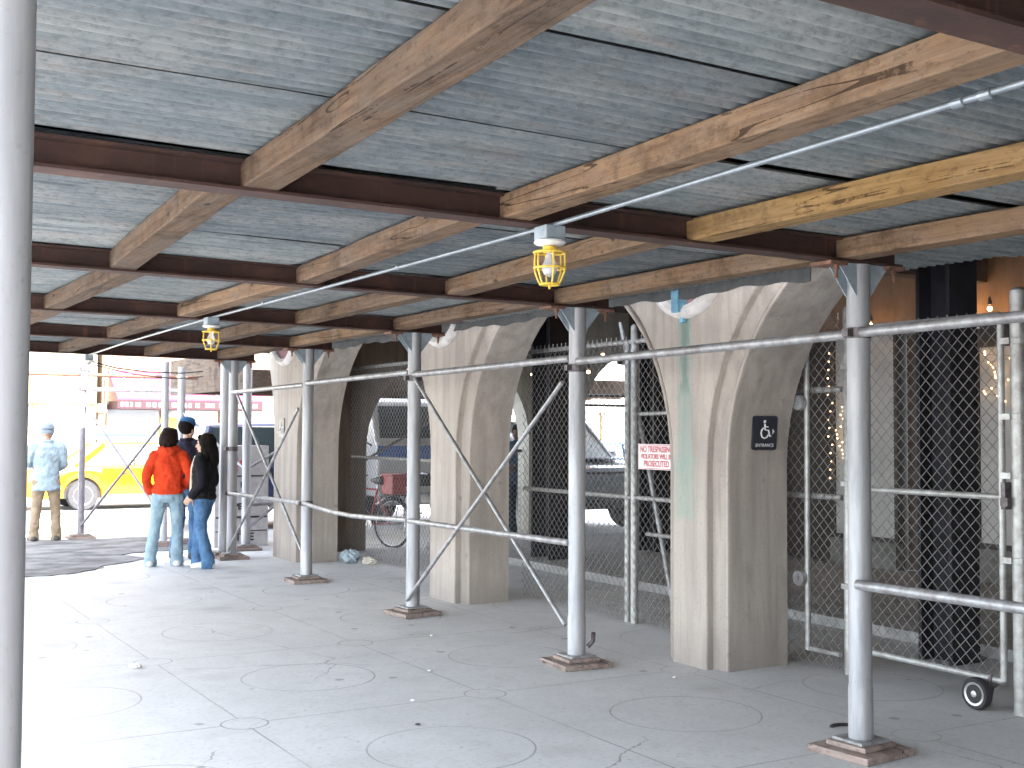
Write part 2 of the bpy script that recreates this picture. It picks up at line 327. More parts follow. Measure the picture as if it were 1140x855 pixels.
# ------------------------------------------------------------------ mesh builder
OFF = {}                         # root -> world offset its parts' coordinates are measured from
class MB:
    def __init__(s): s.v = []; s.f = []
    def add(s, vs, fs):
        o = len(s.v); s.v += [tuple(x) for x in vs]; s.f += [tuple(i+o for i in f) for f in fs]; return s
    def box(s, lo, hi):
        x0, y0, z0 = lo; x1, y1, z1 = hi
        return s.add([(x0,y0,z0),(x1,y0,z0),(x1,y1,z0),(x0,y1,z0),(x0,y0,z1),(x1,y0,z1),(x1,y1,z1),(x0,y1,z1)],
                     [(3,2,1,0),(4,5,6,7),(0,1,5,4),(1,2,6,5),(2,3,7,6),(3,0,4,7)])
    def bar(s, p0, p1, wd, ht, up=(0, 0, 1)):
        p0, p1 = Vector(p0), Vector(p1); d = (p1-p0).normalized(); up = Vector(up)
        sd_ = d.cross(up).normalized(); up = sd_.cross(d)
        vs = []
        for p in (p0, p1):
            for a, b in ((-1,-1),(1,-1),(1,1),(-1,1)): vs.append(p+sd_*a*wd/2+up*b*ht/2)
        return s.add(vs, [(3,2,1,0),(4,5,6,7),(0,1,5,4),(1,2,6,5),(2,3,7,6),(3,0,4,7)])
    def tube(s, pts, r, n=12, cap=True, closed=False):
        pts = [Vector(p) for p in pts]; k = len(pts)
        rs = r if isinstance(r, (list, tuple)) else [r]*k
        vs, fs = [], []
        prev = None
        for i, p in enumerate(pts):
            if closed: d = pts[(i+1) % k]-pts[i-1]
            else: d = pts[min(i+1, k-1)]-pts[max(i-1, 0)]
            d.normalize()
            if prev is None:
                a = Vector((0, 0, 1)) if abs(d.z) < 0.9 else Vector((1, 0, 0))
                prev = d.cross(a).normalized()
            else:
                prev = (prev-d*prev.dot(d)).normalized()
            q = d.cross(prev)
            for j in range(n):
                t = 2*math.pi*j/n
                vs.append(p+(prev*math.cos(t)+q*math.sin(t))*rs[i])
        m_ = k if closed else k-1
        for i in range(m_):
            for j in range(n):
                a, b = i*n+j, i*n+(j+1) % n; c, d2 = ((i+1) % k)*n+(j+1) % n, ((i+1) % k)*n+j
                fs.append((a, b, c, d2))
        if cap and not closed:
            fs.append(tuple(range(n))[::-1]); fs.append(tuple((k-1)*n+j for j in range(n)))
        return s.add(vs, fs)
    def lathe(s, prof, o=(0, 0, 0), ax='z', n=20):
        """prof: list of (radius, height) along the axis"""
        o = Vector(o); vs, fs = [], []
        for (r, h) in prof:
            for j in range(n):
                t = 2*math.pi*j/n; a, b = r*math.cos(t), r*math.sin(t)
                vs.append(o+Vector({'z': (a, b, h), 'x': (h, a, b), 'y': (b, h, a)}[ax]))
        for i in range(len(prof)-1):
            for j in range(n):
                fs.append((i*n+j, i*n+(j+1) % n, (i+1)*n+(j+1) % n, (i+1)*n+j))
        fs.append(tuple(range(n))[::-1]); fs.append(tuple((len(prof)-1)*n+j for j in range(n)))
        return s.add(vs, fs)
    def ball(s, c, r, n=12, sc=(1, 1, 1)):
        prof = [(max(1e-4, math.sin(math.pi*i/n)), -math.cos(math.pi*i/n)) for i in range(n+1)]
        o = len(s.v); s.lathe(prof, (0, 0, 0), 'z', n*2)
        for i in range(o, len(s.v)):
            x, y, z = s.v[i]; s.v[i] = (c[0]+x*r*sc[0], c[1]+y*r*sc[1], c[2]+z*r*sc[2])
        return s
    def prism(s, poly, ax, a, b):
        """poly in the plane across axis ax, extruded from a to b"""
        n = len(poly); vs = []
        for h in (a, b):
            for (p, q) in poly: vs.append({'x': (h, p, q), 'y': (p, h, q), 'z': (p, q, h)}[ax])
        fs = [tuple(range(n))[::-1], tuple(range(n, 2*n))]+[(i, (i+1) % n, n+(i+1) % n, n+i) for i in range(n)]
        return s.add(vs, fs)
    def build(s, name, mt, parent=None, smooth=False, bevel=0.0, local=False, recalc=True, angle=40):
        off = Vector((0, 0, 0))
        if parent is not None and not local:
            p = parent
            while p.parent is not None: p = p.parent
            off = OFF.get(p.name, off)
        me = bpy.data.meshes.new(name)
        me.from_pydata([tuple(Vector(v)-off) for v in s.v], [], s.f)
        if recalc:
            bm = bmesh.new(); bm.from_mesh(me); bmesh.ops.recalc_face_normals(bm, faces=bm.faces); bm.to_mesh(me); bm.free()
        me.materials.append(mt)
        if smooth:
            me.polygons.foreach_set('use_smooth', [True]*len(me.polygons))
            me.set_sharp_from_angle(angle=R(angle))
        o = bpy.data.objects.new(name, me); COL.objects.link(o)
        if parent is not None: o.parent = parent
        if bevel:
            b = o.modifiers.new('bevel', 'BEVEL'); b.width = bevel; b.segments = 2; b.limit_method = 'ANGLE'
        return o

def tag(o, label=None, cat=None, group=None, kind=None):
    if label: o['label'] = label
    if cat: o['category'] = cat
    if group: o['group'] = group
    if kind: o['kind'] = kind
    return o
def thing(name, label, cat, loc=(0, 0, 0), rz=0.0, group=None):
    o = bpy.data.objects.new(name, None); COL.objects.link(o)
    o.location = loc; o.rotation_euler = (0, 0, rz); o.empty_display_size = 0.2
    OFF[o.name] = Vector(loc)
    return tag(o, label, cat, group)
def solo(mb, name, mt, label, cat, loc=(0, 0, 0), group=None, **k):
    """a thing that is one mesh; coordinates are world ones, origin at loc"""
    off = Vector(loc); mb.v = [tuple(Vector(v)-off) for v in mb.v]
    o = mb.build(name, mt, None, **k); o.location = loc
    return tag(o, label, cat, group)
def copy_tree(o, parent=None):
    c = o.copy(); COL.objects.link(c)
    if parent is not None: c.parent = parent
    for ch in list(o.children): copy_tree(ch, c)
    return c
def text_mesh(name, s, size, mt, parent, loc, rot, extrude=0.001, align='CENTER', scx=1.0, bold=0.0):
    cu = bpy.data.curves.new(name, 'FONT'); cu.body = s; cu.size = size; cu.extrude = extrude
    cu.align_x = align; cu.align_y = 'CENTER'; cu.offset = bold
    t = bpy.data.objects.new(name, cu); COL.objects.link(t)
    bpy.context.view_layer.update()
    me = bpy.data.meshes.new_from_object(t)
    bpy.data.objects.remove(t); bpy.data.curves.remove(cu)
    me.materials.append(mt)
    o = bpy.data.objects.new(name, me); COL.objects.link(o); o.parent = parent
    off = OFF.get(parent.name, Vector((0, 0, 0)))
    o.location = Vector(loc)-off; o.rotation_euler = rot; o.scale = (scx, 1, 1)
    return o
# ================================================================== ground
def struct(mb, name, mt, **k):
    o = mb.build(name, mt, None, **k); o['kind'] = 'structure'; return o
g = MB(); g.add([(-400,-400,-0.14),(400,-400,-0.14),(400,400,-0.14),(-400,400,-0.14)], [(0,1,2,3)])
struct(g, 'road', M['road'])
g = MB(); g.box((-5.2,-40,-0.3),(14,14.5,0.0)); struct(g, 'pavement', M['ground'])
g = MB(); g.box((-5.36,-40,-0.3),(-5.203,14.66,0.004)); g.box((-5.2,14.503,-0.3),(14,14.66,0.004)); struct(g, 'kerb', M['kerb'], bevel=0.015)
g = MB(); g.box((-40,30.2,-0.3),(40,60,0.0)); struct(g, 'far_pavement', M['kerb'])
# worn asphalt patch near the corner with a ragged edge
rnd = random.Random(3)
edge = [(-4.9,9.6),(-3.6,9.75),(-2.6,9.7),(-2.1,9.85),(-1.75,10.05),(-1.6,10.5),(-1.2,10.7),(-0.95,11.1),(-1.15,11.6),(-0.7,11.9),(-0.1,11.95),(0.2,12.25),(0.05,12.8),(0.35,13.3),(0.2,13.9),(-0.4,14.2),(-1.0,14.0),(-1.7,14.3),(-2.6,14.15),(-3.4,14.35),(-4.9,14.3)]
fine_edge = []
for i, p in enumerate(edge):
    q = edge[(i+1) % len(edge)]
    for k in range(4):
        t = k/4; fine_edge.append((p[0]+(q[0]-p[0])*t+rnd.uniform(-.05,.05), p[1]+(q[1]-p[1])*t+rnd.uniform(-.06,.06)))
g = MB(); g.prism(fine_edge, 'z', 0.001, 0.012); struct(g, 'asphalt_patch', M['asphalt'])
g = MB(); g.box((2.8,-9,0.0),(7.3,10.6,0.09)); struct(g, 'raised_floor', M['kerb'], bevel=0.01)

# ================================================================== arcade building
AB = thing('arcade_building', 'pale concrete arcade building with tall arched openings and flared piers', 'building', (0.69, 2.23, 0))
def arch_curve(uc, a, b, zs, inset, side, n=14):
    """points (u, z) of the edge of an arch opening centred on uc; side -1: its low-u edge, +1: its high-u edge"""
    pts = [(uc+side*(a+inset), 0.0), (uc+side*(a+inset), zs*0.5), (uc+side*(a+inset), zs)]
    for i in range(1, n+1):
        t = math.pi/2*i/n
        pts.append((uc+side*(a+inset)*math.cos(t), zs+(b+inset)*math.sin(t)))
    return pts
def arch_pier(uL, aL, uR, aR, cs, ztop, axis, b=1.55, zs=1.4, bL=None, bR=None):
    """pier between the arch on its low-u side (centre uL) and the one on its high-u side (centre uR);
    cs: cross-section [(inset, v)] from the street face to the inner face"""
    mb = MB(); L, Rr = [], []
    for (ins, v) in cs:
        l = arch_curve(uL, aL, bL or b, zs, ins, +1); r = arch_curve(uR, aR, bR or b, zs, ins, -1)
        l.append((l[-1][0], ztop)); r.append((r[-1][0], ztop)); L.append((l, v)); Rr.append((r, v))
    def P(u, v, z): return (v, u, z) if axis == 'y' else (u, v, z)
    n = len(L[0][0])
    for grp, flip in ((L, 0), (Rr, 1)):
        for j in range(len(grp)-1):
            (a, va), (c, vc) = grp[j], grp[j+1]
            vs = [P(u, va, z) for (u, z) in a]+[P(u, vc, z) for (u, z) in c]
            mb.add(vs, [(i, i+1, n+i+1, n+i) for i in range(n-2)])      # stops below the flush joint between neighbours
    for j in (0, len(cs)-1):
        (l, v), (r, _) = L[j], Rr[j]
        vs = [P(u, v, z) for (u, z) in l]+[P(u, v, z) for (u, z) in r]
        mb.add(vs, [(i, i+1, n+i+1, n+i) for i in range(n-1)])
    return mb
def merge(mb):
    return mb
def section(x0, x1):
    return [(0.14,x0),(0.132,x0+.008),(0.13,x0+.06),(0.118,x0+.07),(0.085,x0+.078),(0.05,x0+.098),(0.034,x0+.115),(0.03,x0+.085),(0.018,x0+.078),(0.004,x0+.082),(0.0,x0+.095),(0.0,x1)]
# (low-u edge, high-u edge, street face x, inner face x, material)
PIERS = [(-9.15,-8.50,.69,1.32,'pier'), (-5.45,-4.80,.69,1.32,'pier'), (-1.75,-1.15,.69,1.32,'pier'),
         (1.92,2.56,.69,1.32,'pier_green'), (5.56,6.36,.645,1.16,'pier'), (9.62,10.72,.56,1.06,'pier')]
def mids(i):
    lo = PIERS[i-1][1] if i > 0 else PIERS[i][0]-3.0
    hi = PIERS[i+1][0] if i+1 < len(PIERS) else PIERS[i][1]+1.6
    return lo, hi
pier_objs = []
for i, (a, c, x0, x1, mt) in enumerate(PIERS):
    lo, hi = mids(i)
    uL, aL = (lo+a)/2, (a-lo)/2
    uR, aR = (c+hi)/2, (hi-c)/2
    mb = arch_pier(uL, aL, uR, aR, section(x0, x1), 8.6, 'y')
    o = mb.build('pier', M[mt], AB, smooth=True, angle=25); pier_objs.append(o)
    yc = (a+c)/2+.02; zc = 2.90
    if i >= 2:
        ring = MB(); pr = [(.34,-.01),(.35,-.05),(.39,-.075),(.43,-.05),(.445,-.01),(.44,.02),(.34,.02)]
        n = 40; vs, fs = [], []
        for j in range(n):
            t = 2*math.pi*j/n
            for (r_, h) in pr: vs.append((x0+h, yc+r_*math.cos(t), zc+r_*math.sin(t)))
        k = len(pr)
        for j in range(n):
            for q in range(k): fs.append((j*k+q, j*k+(q+1) % k, ((j+1) % n)*k+(q+1) % k, ((j+1) % n)*k+q))
        ring.add(vs, fs); rg = ring.build('roundel_ring', M['ring'], o, smooth=True)
        d = MB(); d.lathe([(.001,-.028),(.30,-.024),(.342,-.012),(.342,.01)], (x0,yc,zc), 'x', 36); d.build('roundel_disc', M['maroon'], o, smooth=True)
pier_objs[3]['label'] = 'pier with a green copper streak down its street face'
# copper drain outlet on the streaked pier
d = MB(); d.box((.59,2.245,2.50),(.685,2.325,2.66)); d.box((.61,2.255,2.66),(.68,2.315,2.80)); d.box((.655,2.262,2.43),(.688,2.31,2.5)); d.box((.60,2.228,2.58),(.66,2.2445,2.64))
d.build('drain_outlet', M['patina'], pier_objs[3], bevel=.01)
# end wall towards the cross street
csE = [(0.0, 10.73),(0.0, 11.05)]
E1, E2 = (1.93+4.55)/2, (5.45+7.3)/2
a1, a2 = (4.55-1.93)/2, (7.3-5.45)/2
mb = arch_pier(1.45-2.0, 1.85, E1, a1, csE, 3.6, 'x', b=1.31)     # strip beside the corner pier
mb.v = [(max(x, 1.055), y, z) for (x, y, z) in mb.v]
mb.build('end_pier', M['pier_shaded'], AB)
mb = arch_pier(E1, a1, E2, a2, csE, 3.6, 'x', zs=1.5, b=1.31); mb.build('end_pier', pier_mat('end_pier_concrete', None, ((0.5,0.5,0.45),(0.38,0.38,0.34))), AB)
mb = arch_pier(E2, a2, 7.3+3.4, 2.6, csE, 3.6, 'x', b=1.31); mb.v = [(min(x, 8.2), y, z) for (x, y, z) in mb.v]
mb.build('end_pier', M['pier_shaded'], AB)
d = MB(); d.box((1.33,-12,3.5),(8.2,10.725,8.6)); d.build('upper_storey', M['ceil'], AB)
d = MB(); d.box((1.1,10.73,3.603),(8.2,11.05,8.6)); d.build('upper_end_wall', M['pier'], AB)
d = MB(); d.box((6.0,-12,0.09),(6.3,3.93,3.497)); d.box((6.0,4.98,0.09),(6.3,9.3,3.497)); d.box((6.3,9.0,.09),(7.4,9.3,3.497)); d.box((7.4,9.0,.09),(7.6,10.72,3.497))
d.box((6.0,3.933,2.78),(6.3,4.977,3.497)); d.box((1.33,-12,0.0),(6.0,-11.7,3.497)); d.build('inner_wall', M['dark_panel'], AB)
d = MB(); d.box((5.72,-11,2.82),(5.99,9.0,3.49)); d.box((5.66,-11,2.80),(5.995,9.0,2.86)); d.build('girder', M['girder'], AB)
for yy in (-1.4, 1.1, 3.6, 6.1):
    d = MB(); d.box((1.34,yy,3.2),(5.7,yy+.22,3.495)); d.build('ceiling_beam', M['ceil'], AB)
for (y0, y1, z0, z1) in ((5.03,5.93,.45,2.78),(6.98,7.12,.45,2.2),(2.55,3.88,.5,2.55),(1.2,2.45,.5,2.55),(-1.2,1.1,.5,2.55)):  # second pane is a narrow pale strip standing in for a lit sliver
    d = MB(); d.box((5.93,y0,z0),(5.985,y1,z1)); pn = d.build('shop_window', M['shop_panel'], AB)
    d = MB()
    for (u0, u1, v0, v1) in ((y0-.05,y1+.05,z0-.05,z0-.003),(y0-.05,y1+.05,z1+.003,z1+.05),(y0-.05,y0-.003,z0,z1),(y1+.003,y1+.05,z0,z1)):
        d.box((5.91,u0,v0),(5.995,u1,v1))
    d.build('window_frame', M['dark_panel'], pn)
    d = MB(); d.box((5.88,y0-.05,.095),(5.995,y1+.05,z0-.055)); d.build('stall_riser', M['shop_base'], AB)
d = MB(); d.box((6.05,3.95,.1),(6.12,4.95,2.77)); dr = d.build('doorway', pm('brown_door', (0.1,0.075,0.06),(0.07,0.05,0.04),4,.5), AB)
d = MB(); d.bar((6.03,4.44,.1),(6.03,4.44,2.77),.03,.04); d.build('door_stile', M['shop_base'], dr)
for (x, y, s) in ((2.45,1.45,.30),(3.25,8.0,.42),(4.9,8.1,.34),(2.5,-3,.3)):
    d = MB(); h = s/2
    d.box((x-h,y-h,0.0 if x<2.8 else .09),(x+h,y-h+.03,3.2)); d.box((x-h,y+h-.03,0.0 if x<2.8 else .09),(x+h,y+h,3.2)); d.box((x-.02,y-h+.03,.0 if x<2.8 else .09),(x+.02,y+h-.03,3.2))
    d.box((x-h-.02,y-h-.02,3.203),(x+h+.02,y+h+.02,3.498)); d.build('steel_column', M['black_steel'], AB)
d = MB(); d.box((1.36,-11,2.98),(1.6,10.7,3.2)); d.build('edge_beam', M['ceil'], AB)

# warm bulbs under the arcade
M['glow'] = emis('warm_bulb', (1.0, 0.55, 0.22), 6); M['glow2'] = emis('fairy_bulb', (1.0, 0.6, 0.28), .55)
def bulb(x, y, z, label, r=.03):
    t = thing('bare_bulb', label, 'light bulb', (x, y, z+.12), group='bare bulbs under the arcade ceiling')
    d = MB(); d.lathe([(.012,.12),(.012,.09),(.02,.085),(.022,.04),(.012,.038)], (x,y,z), 'z', 12); d.build('socket', M['clamp'], t)
    d = MB(); d.ball((x,y,z), r, 10); d.build('bulb_glass', M['glow'], t, smooth=True)
bulb(5.5,3.79,2.88,'brightest bare bulb glowing beside the black steel column',.04)
bulb(5.5,4.98,2.85,'faint orange bare bulb just right of the nearest shed pole',.022)
bulb(5.5,3.42,2.90,'bare bulb partly behind the thick gate post',.022)
bulb(3.30,8.6,2.37,'orange bulb under the ceiling nearest the far arched opening',.024)
bulb(4.16,8.6,2.43,'small orange bulb seen in the middle arch just right of the shed pole',.022)
bulb(4.39,8.6,2.66,'topmost small orange bulb in the middle arch',.022)
def fairy(y0, y1, z0, z1, n, label, seed):
    rn = random.Random(seed); mb = MB()
    pts = [(5.90, rn.uniform(y0,y1), z1-(z1-z0)*i/n) for i in range(n)]
    mb.tube(pts, .002, 4)
    o = solo(mb, 'string_lights', M['clamp'], label, 'fairy lights', pts[0], group='fairy lights in the shop windows')
    for p in pts:
        b = MB(); b.ball((p[0]-.012-pts[0][0], p[1]-pts[0][1], p[2]-pts[0][2]), .011, 5); b.build('bulb', M['glow2'], o, local=True)
fairy(5.55,5.68,2.05,2.42,14,'string of warm fairy lights on the pale window behind the nearest pole',1)
fairy(3.45,3.8,1.95,2.5,20,'thick string of warm fairy lights on the window behind the gate post',2)
fairy(5.75,5.9,1.3,1.95,14,'pale fairy lights low on the window at the edge of the nearest pole',4)
fairy(5.94,6.02,1.0,2.6,16,'thin line of fairy lights down the dark frame left of the nearest pole',5)

# ================================================================== sidewalk shed
SH = thing('sidewalk_shed', 'sidewalk shed of steel poles, rusty beams, timber joists and corrugated roof', 'scaffold', (0, 0, 0))
BAY = 2.64
def slope(mb):
    mb.v = [(x, y, z+.008*max(0.0, -x)) for x, y, z in mb.v]; return mb
ZB, ZT = 2.53, 2.648
for k in range(-4, 5):
    y = k*BAY-(.065 if k == -1 else 0); t, fw, wt = .012, .06, .006
    poly = [(y-fw,ZB),(y+fw,ZB),(y+fw,ZB+t),(y+wt,ZB+t),(y+wt,ZT-t),(y+fw,ZT-t),(y+fw,ZT),(y-fw,ZT),(y-fw,ZT-t),(y-wt,ZT-t),(y-wt,ZB+t),(y-fw,ZB+t)]
    d = MB(); d.prism(poly, 'x', -4.72, .27); slope(d); d.build('beam', M['rust'], SH)
# timber joists resting on the bottom flanges
JX = {-1: ((-3.38,-3.25),(-2.235,-2.11),(-1.09,-1.09),(-.09,-.105)), 0: ((-3.17,-3.35),(-2.05,-2.24),(-1.0,-1.22),(-.14,-.15))}
for k in range(-4, 4):
    xs = JX.get(k, ((-3.06,-3.10),(-2.05,-2.08),(-1.1,-1.08),(-.2,-.16)) if k > 0 else ((-3.3,-3.3),(-2.15,-2.15),(-1.1,-1.1),(-.1,-.1)))
    for j, (xa, xb) in enumerate(xs):
        y0, y1 = k*BAY+.012-(.065 if k == -1 else 0), (k+1)*BAY-.012-(.065 if k == -2 else 0)
        if k == 0: xa, xb = xb, xa
        d = MB(); rn = random.Random(k*10+j); ww = .135+rn.uniform(-.008,.012)
        segs = 6; zz0, zz1 = ZB+.014, ZT-.008
        for s_ in range(1):
            vs = []; fs = []
            for q in range(segs+1):
                t = q/segs; yy = y0+(y1-y0)*t; xx = xa+(xb-xa)*t+(rn.uniform(-.006,.006) if 0 < q < segs else 0); w2 = ww/2+rn.uniform(-.003,.003)
                zz = rn.uniform(-.003,.001)
                vs += [(xx-w2,yy,zz0),(xx+w2,yy,zz0),(xx+w2,yy,zz1+.008),(xx-w2,yy,zz1+.008)]
            for q in range(segs):
                for e in range(4): fs.append((q*4+e, q*4+(e+1) % 4, q*4+4+(e+1) % 4, q*4+4+e))
            fs += [(3,2,1,0), tuple(segs*4+e for e in range(4))]
            d.add(vs, fs); slope(d)
        new = (k == -1 and j in (1, 2, 3)) or (k, j) in ((0, 3), (0, 2), (2, 3), (1, 1))
        o = d.build('joist', M['wood_new'] if (k == -1 and j == 2) else (M['wood2'] if new else M['wood']), SH, bevel=.006)
        if k == -1 and j == 2: o['label'] = 'fresh yellow timber joist'
# corrugated sheets
def sheet(x0, x1, y0, y1, z, tilt):
    mb = MB(); p = .068; n = int((y1-y0)/p*8)
    vs = []
    for i in range(n+1):
        y = y0+(y1-y0)*i/n; dz = .0145*math.sin(2*math.pi*(y-y0)/p)
        for q in range(5):
            x = x0+(x1-x0)*q/4
            vs.append((x, y, z+dz+tilt*(q/4-.5)+.004*math.sin(q*1.7+y*2)))
    fs = []
    for i in range(n):
        for q in range(4): fs.append((i*5+q, i*5+q+1, i*5+5+q+1, i*5+5+q))
    mb.add(vs, fs); slope(mb)
    o = mb.build('deck_sheet', M['deck'], SH, smooth=True, angle=180)
    return o
rn = random.Random(11)
y = -10.88; row = 0
while y < 10.6:
    pitch = .905
    xr = 1.22 if y < .3 else .60
    cuts = [-4.75, (-2.14, -2.02, -2.20)[row % 3]+rn.uniform(-.05,.05), xr]
    for a, c in zip(cuts[:-1], cuts[1:]):
        dy = rn.uniform(-.012,.02)
        sheet(a-.03, c+(.03 if c < 0 else 0), y+dy, min(y+dy+pitch-(.052 if (row+(c > 0)) % 4 else .016)+rn.uniform(-.006,.006), 10.62), ZT+.0175+rn.uniform(0,.006)+(.007 if c > 0 else 0), rn.uniform(-.011,.011))
    y += pitch; row += 1
d = MB(); d.box((-4.75,-10.75,ZT+.075),(.59,10.62,ZT+.11)); d.box((.593,-10.75,ZT+.075),(1.2,.25,ZT+.11)); slope(d); d.build('deck_boards', M['plank'], SH)
d = MB(); d.box((-4.79,10.63,ZT-.0),(.5,10.68,4.9)); d.box((-4.84,-10.75,ZT-.0),(-4.793,10.68,3.4)); d.build('parapet', M['plank'], SH)  # unseen from below; far end made taller to shade the street corner
# skirt of sheet metal along the building side, its lower edge uneven
d = MB(); vs = []; n = 140
for i in range(n+1):
    yq = .95+(9.3-.95)*i/n; zl = 2.598+.012*math.sin(yq*5.1)+.008*math.sin(yq*17)
    vs += [(.600,yq,zl),(.606,yq,zl),(.606,yq,ZT+.03),(.600,yq,ZT+.03)]
fs = [(i*4+e, i*4+(e+1) % 4, i*4+4+(e+1) % 4, i*4+4+e) for i in range(n) for e in range(4)]
d.add(vs, fs); d.build('flashing', M['flash'], SH)
d = MB(); d.box((-4.78,-10.7,.0),(-4.74,-6.5,ZT)); d.box((-4.74,-10.74,.0),(.55,-10.7,ZT)); d.build('light_blocker_board', M['plank'], SH)  # unseen boards behind the camera, added to darken the piers' near sides
# poles
def pole(root, x, y, ztop, r=.06, pads=2, gusset=True, seed=0, name='pole', mt='pole'):
    d = MB(); d.tube([(x,y,.08),(x,y,.34),(x,y,.345),(x,y,ztop-.002)], [r*1.06,r*1.06,r,r], 20)
    p = d.build(name, M[mt], root, smooth=True)
    rn = random.Random(seed); rot = rn.uniform(-.12,.12)
    d = MB(); d.box((x-.1,y-.1,.066),(x+.1,y+.1,.08)); d.build('base_plate', M['brace'], p)
    d = MB()
    def pad(h, z0, z1):
        c, s = math.cos(rot), math.sin(rot)
        d.prism([(x+c*a-s*b, y+s*a+c*b) for a, b in ((-h,-h),(h,-h),(h,h),(-h,h))], 'z', z0, z1)
    pad(.19, .001, .038)
    if pads > 1: pad(.125, .039, .065)
    else: pad(.14, .039, .065)
    d.build('base_pad', M['pad'], p, bevel=.005)
    if gusset:
        for sy in (-1, 1):
            yy = y+sy*.035; d = MB()
            d.prism([(x-r,ztop-.16),(x-.05,ztop-.17),(x-.05,ztop-.002),(x-.17,ztop-.002),(x-.17,ztop-.02)], 'y', yy-.003, yy+.003)
            d.build('head_gusset', M['zinc'], p); d = MB(); d.prism([(x+r,ztop-.16),(x+.17,ztop-.02),(x+.17,ztop-.002),(x+.05,ztop-.002),(x+.05,ztop-.17)], 'y', yy-.003, yy+.003)
            d.build('head_gusset', M['zinc'], p)
        for sx in (-.21, .21):
            d = MB(); d.box((x+sx-.06,y-.075,ztop-.022),(x+sx+.06,y+.075,ztop-.003)); d.tube([(x+sx,y-.05,ztop-.01),(x+sx,y-.05,ztop-.09)], .009, 8); d.lathe([(.016,-.045),(.016,-.03)], (x+sx,y-.05,ztop), 'z', 6)
            d.build('beam_clamp', M['clamp_rust'], p)
    return p
for k in range(-3, 5): pole(SH, 0, k*BAY, ZB, seed=k, pads=2)
for k in (-3, -2, -1, 0, 2, 4): pole(SH, -4.5 if k != -1 else -4.519, k*BAY, ZB, seed=k+20, r=.06)
def rail(root, pts, r=.024, name='rail', mt='brace'):
    d = MB(); d.tube(pts, r, 12); o = d.build(name, M[mt], root, smooth=True)
    return o
def coupler(root, x, y, z, r=.062, mt='clamp'):
    d = MB(); d.lathe([(r+.002,-.03),(r+.014,-.028),(r+.014,.028),(r+.002,.03)], (x,y,z), 'z', 16); d.box((x-r-.05,y-.02,z-.02),(x-r,y+.02,z+.02)); d.build('coupler', M[mt], root)
for k in range(-3, 4):
    y0, y1 = k*BAY+.05, (k+1)*BAY-.05; z = {0: 2.155, 1: 2.16, 2: 2.165, 3: 2.13, -1: 2.18}.get(k, 2.15)
    rail(SH, [(-.03,y0,z+.01),(-.03,y1,z-.01)], .027)
rail(SH, [(-.05,-2.6,.88),(-.05,-.03,.87)], .027)
rail(SH, [(-.05,2.66,.86),(-.05,5.26,.84)], .024)
rail(SH, [(-.05,5.30,.845),(-.06,5.9,.822),(-.07,6.5,.806),(-.07,7.0,.812),(-.06,7.45,.832),(-.05,7.9,.855)], .024)
rail(SH, [(-.05,7.95,.85),(-.05,10.53,.835)], .024)
for pts in ([(-.03,5.22,2.12),(-.03,2.74,.27)], [(-.075,2.72,2.0),(-.075,5.24,.14)], [(-.03,10.3,2.08),(-.03,8.0,.34)], [(-.075,8.02,1.88),(-.075,10.45,.12)]):
    rail(SH, pts, .0165, 'brace')
for (y, z) in ((5.28,2.12),(2.64,2.1),(10.56,.83),(10.56,1.4),(0,2.17),(7.92,.85)):
    coupler(SH, 0, y, z, .05)
d = MB(); d.tube([(.07,2.6,.13),(.1,2.58,.17),(.09,2.56,.23)], .016, 8); d.build('coupler', M['clamp'], SH, smooth=True)

# second, lower scaffold over the corner of the cross street
XS = thing('cross_street_scaffold', 'low scaffold with dark timber deck standing at the street corner beyond the shed', 'scaffold', (-.03, 12.74, 0))
for i, (x, y, h, r) in enumerate(((-1.12,14.35,2.9,.048),(-.34,12.6,2.6,.05),(-.03,12.9,2.55,.055),(.51,11.55,2.55,.06),(-.02,10.85,2.5,.06),(5.3,12.3,2.33,.05),(7.9,12.3,2.33,.05))):
    pole(XS, x, y, h, r, 1, gusset=False, seed=40+i, mt='pole_backlit' if i == 0 else 'pole')
rail(XS, [(-4.6,14.4,2.46),(.9,14.4,2.46),(2.5,14.4,2.45)], .028, mt='clamp_rust')
rail(XS, [(-1.1,14.33,2.24),(-.03,12.88,2.2)], .03)
rail(XS, [(-1.1,14.33,2.02),(-.36,12.62,.42)], .02, 'brace', 'pole_backlit'); rail(XS, [(-.36,12.6,1.76),(-1.12,14.3,.2)], .02, 'brace', 'pole_backlit')
rail(XS, [(-.03,12.9,1.9),(.5,11.6,1.1)], .02, 'brace'); rail(XS, [(.52,11.5,.3),(1.6,12.2,.9)], .02, 'brace'); rail(XS, [(.52,11.6,1.1),(2.2,12.3,1.9)], .02, 'brace')
rail(XS, [(.5,11.55,.62),(2.6,12.3,.62)], .03, 'rail')
rail(XS, [(2.1,12.4,.9),(4.5,12.35,2.2)], .02, 'brace', 'clamp')
for (x, y, z) in ((-1.12,14.35,2.55),(-1.12,14.35,2.25)): coupler(XS, x, y, z, .05)
d = MB(); d.box((.72,12.1,2.34),(8.6,16.0,2.4)); d.build('deck_boards', wood_mat('pinkish_planks', (0.33,0.22,0.19),(0.2,0.12,0.1)), XS)
d = MB(); d.box((.62,12.0,2.22),(.715,16.0,2.80)); d.box((.72,12.0,2.24),(8.6,12.09,2.5)); d.box((.72,16.003,2.24),(8.6,16.06,2.6)); d.build('fascia_board', wood_mat('dark_fascia', (0.16,0.12,0.09),(0.08,0.06,0.05)), XS)
for y in (13.0, 14.0, 15.0):
    d = MB(); d.box((.72,y,2.25),(8.6,y+.09,2.337)); d.build('joist', M['wood'], XS)

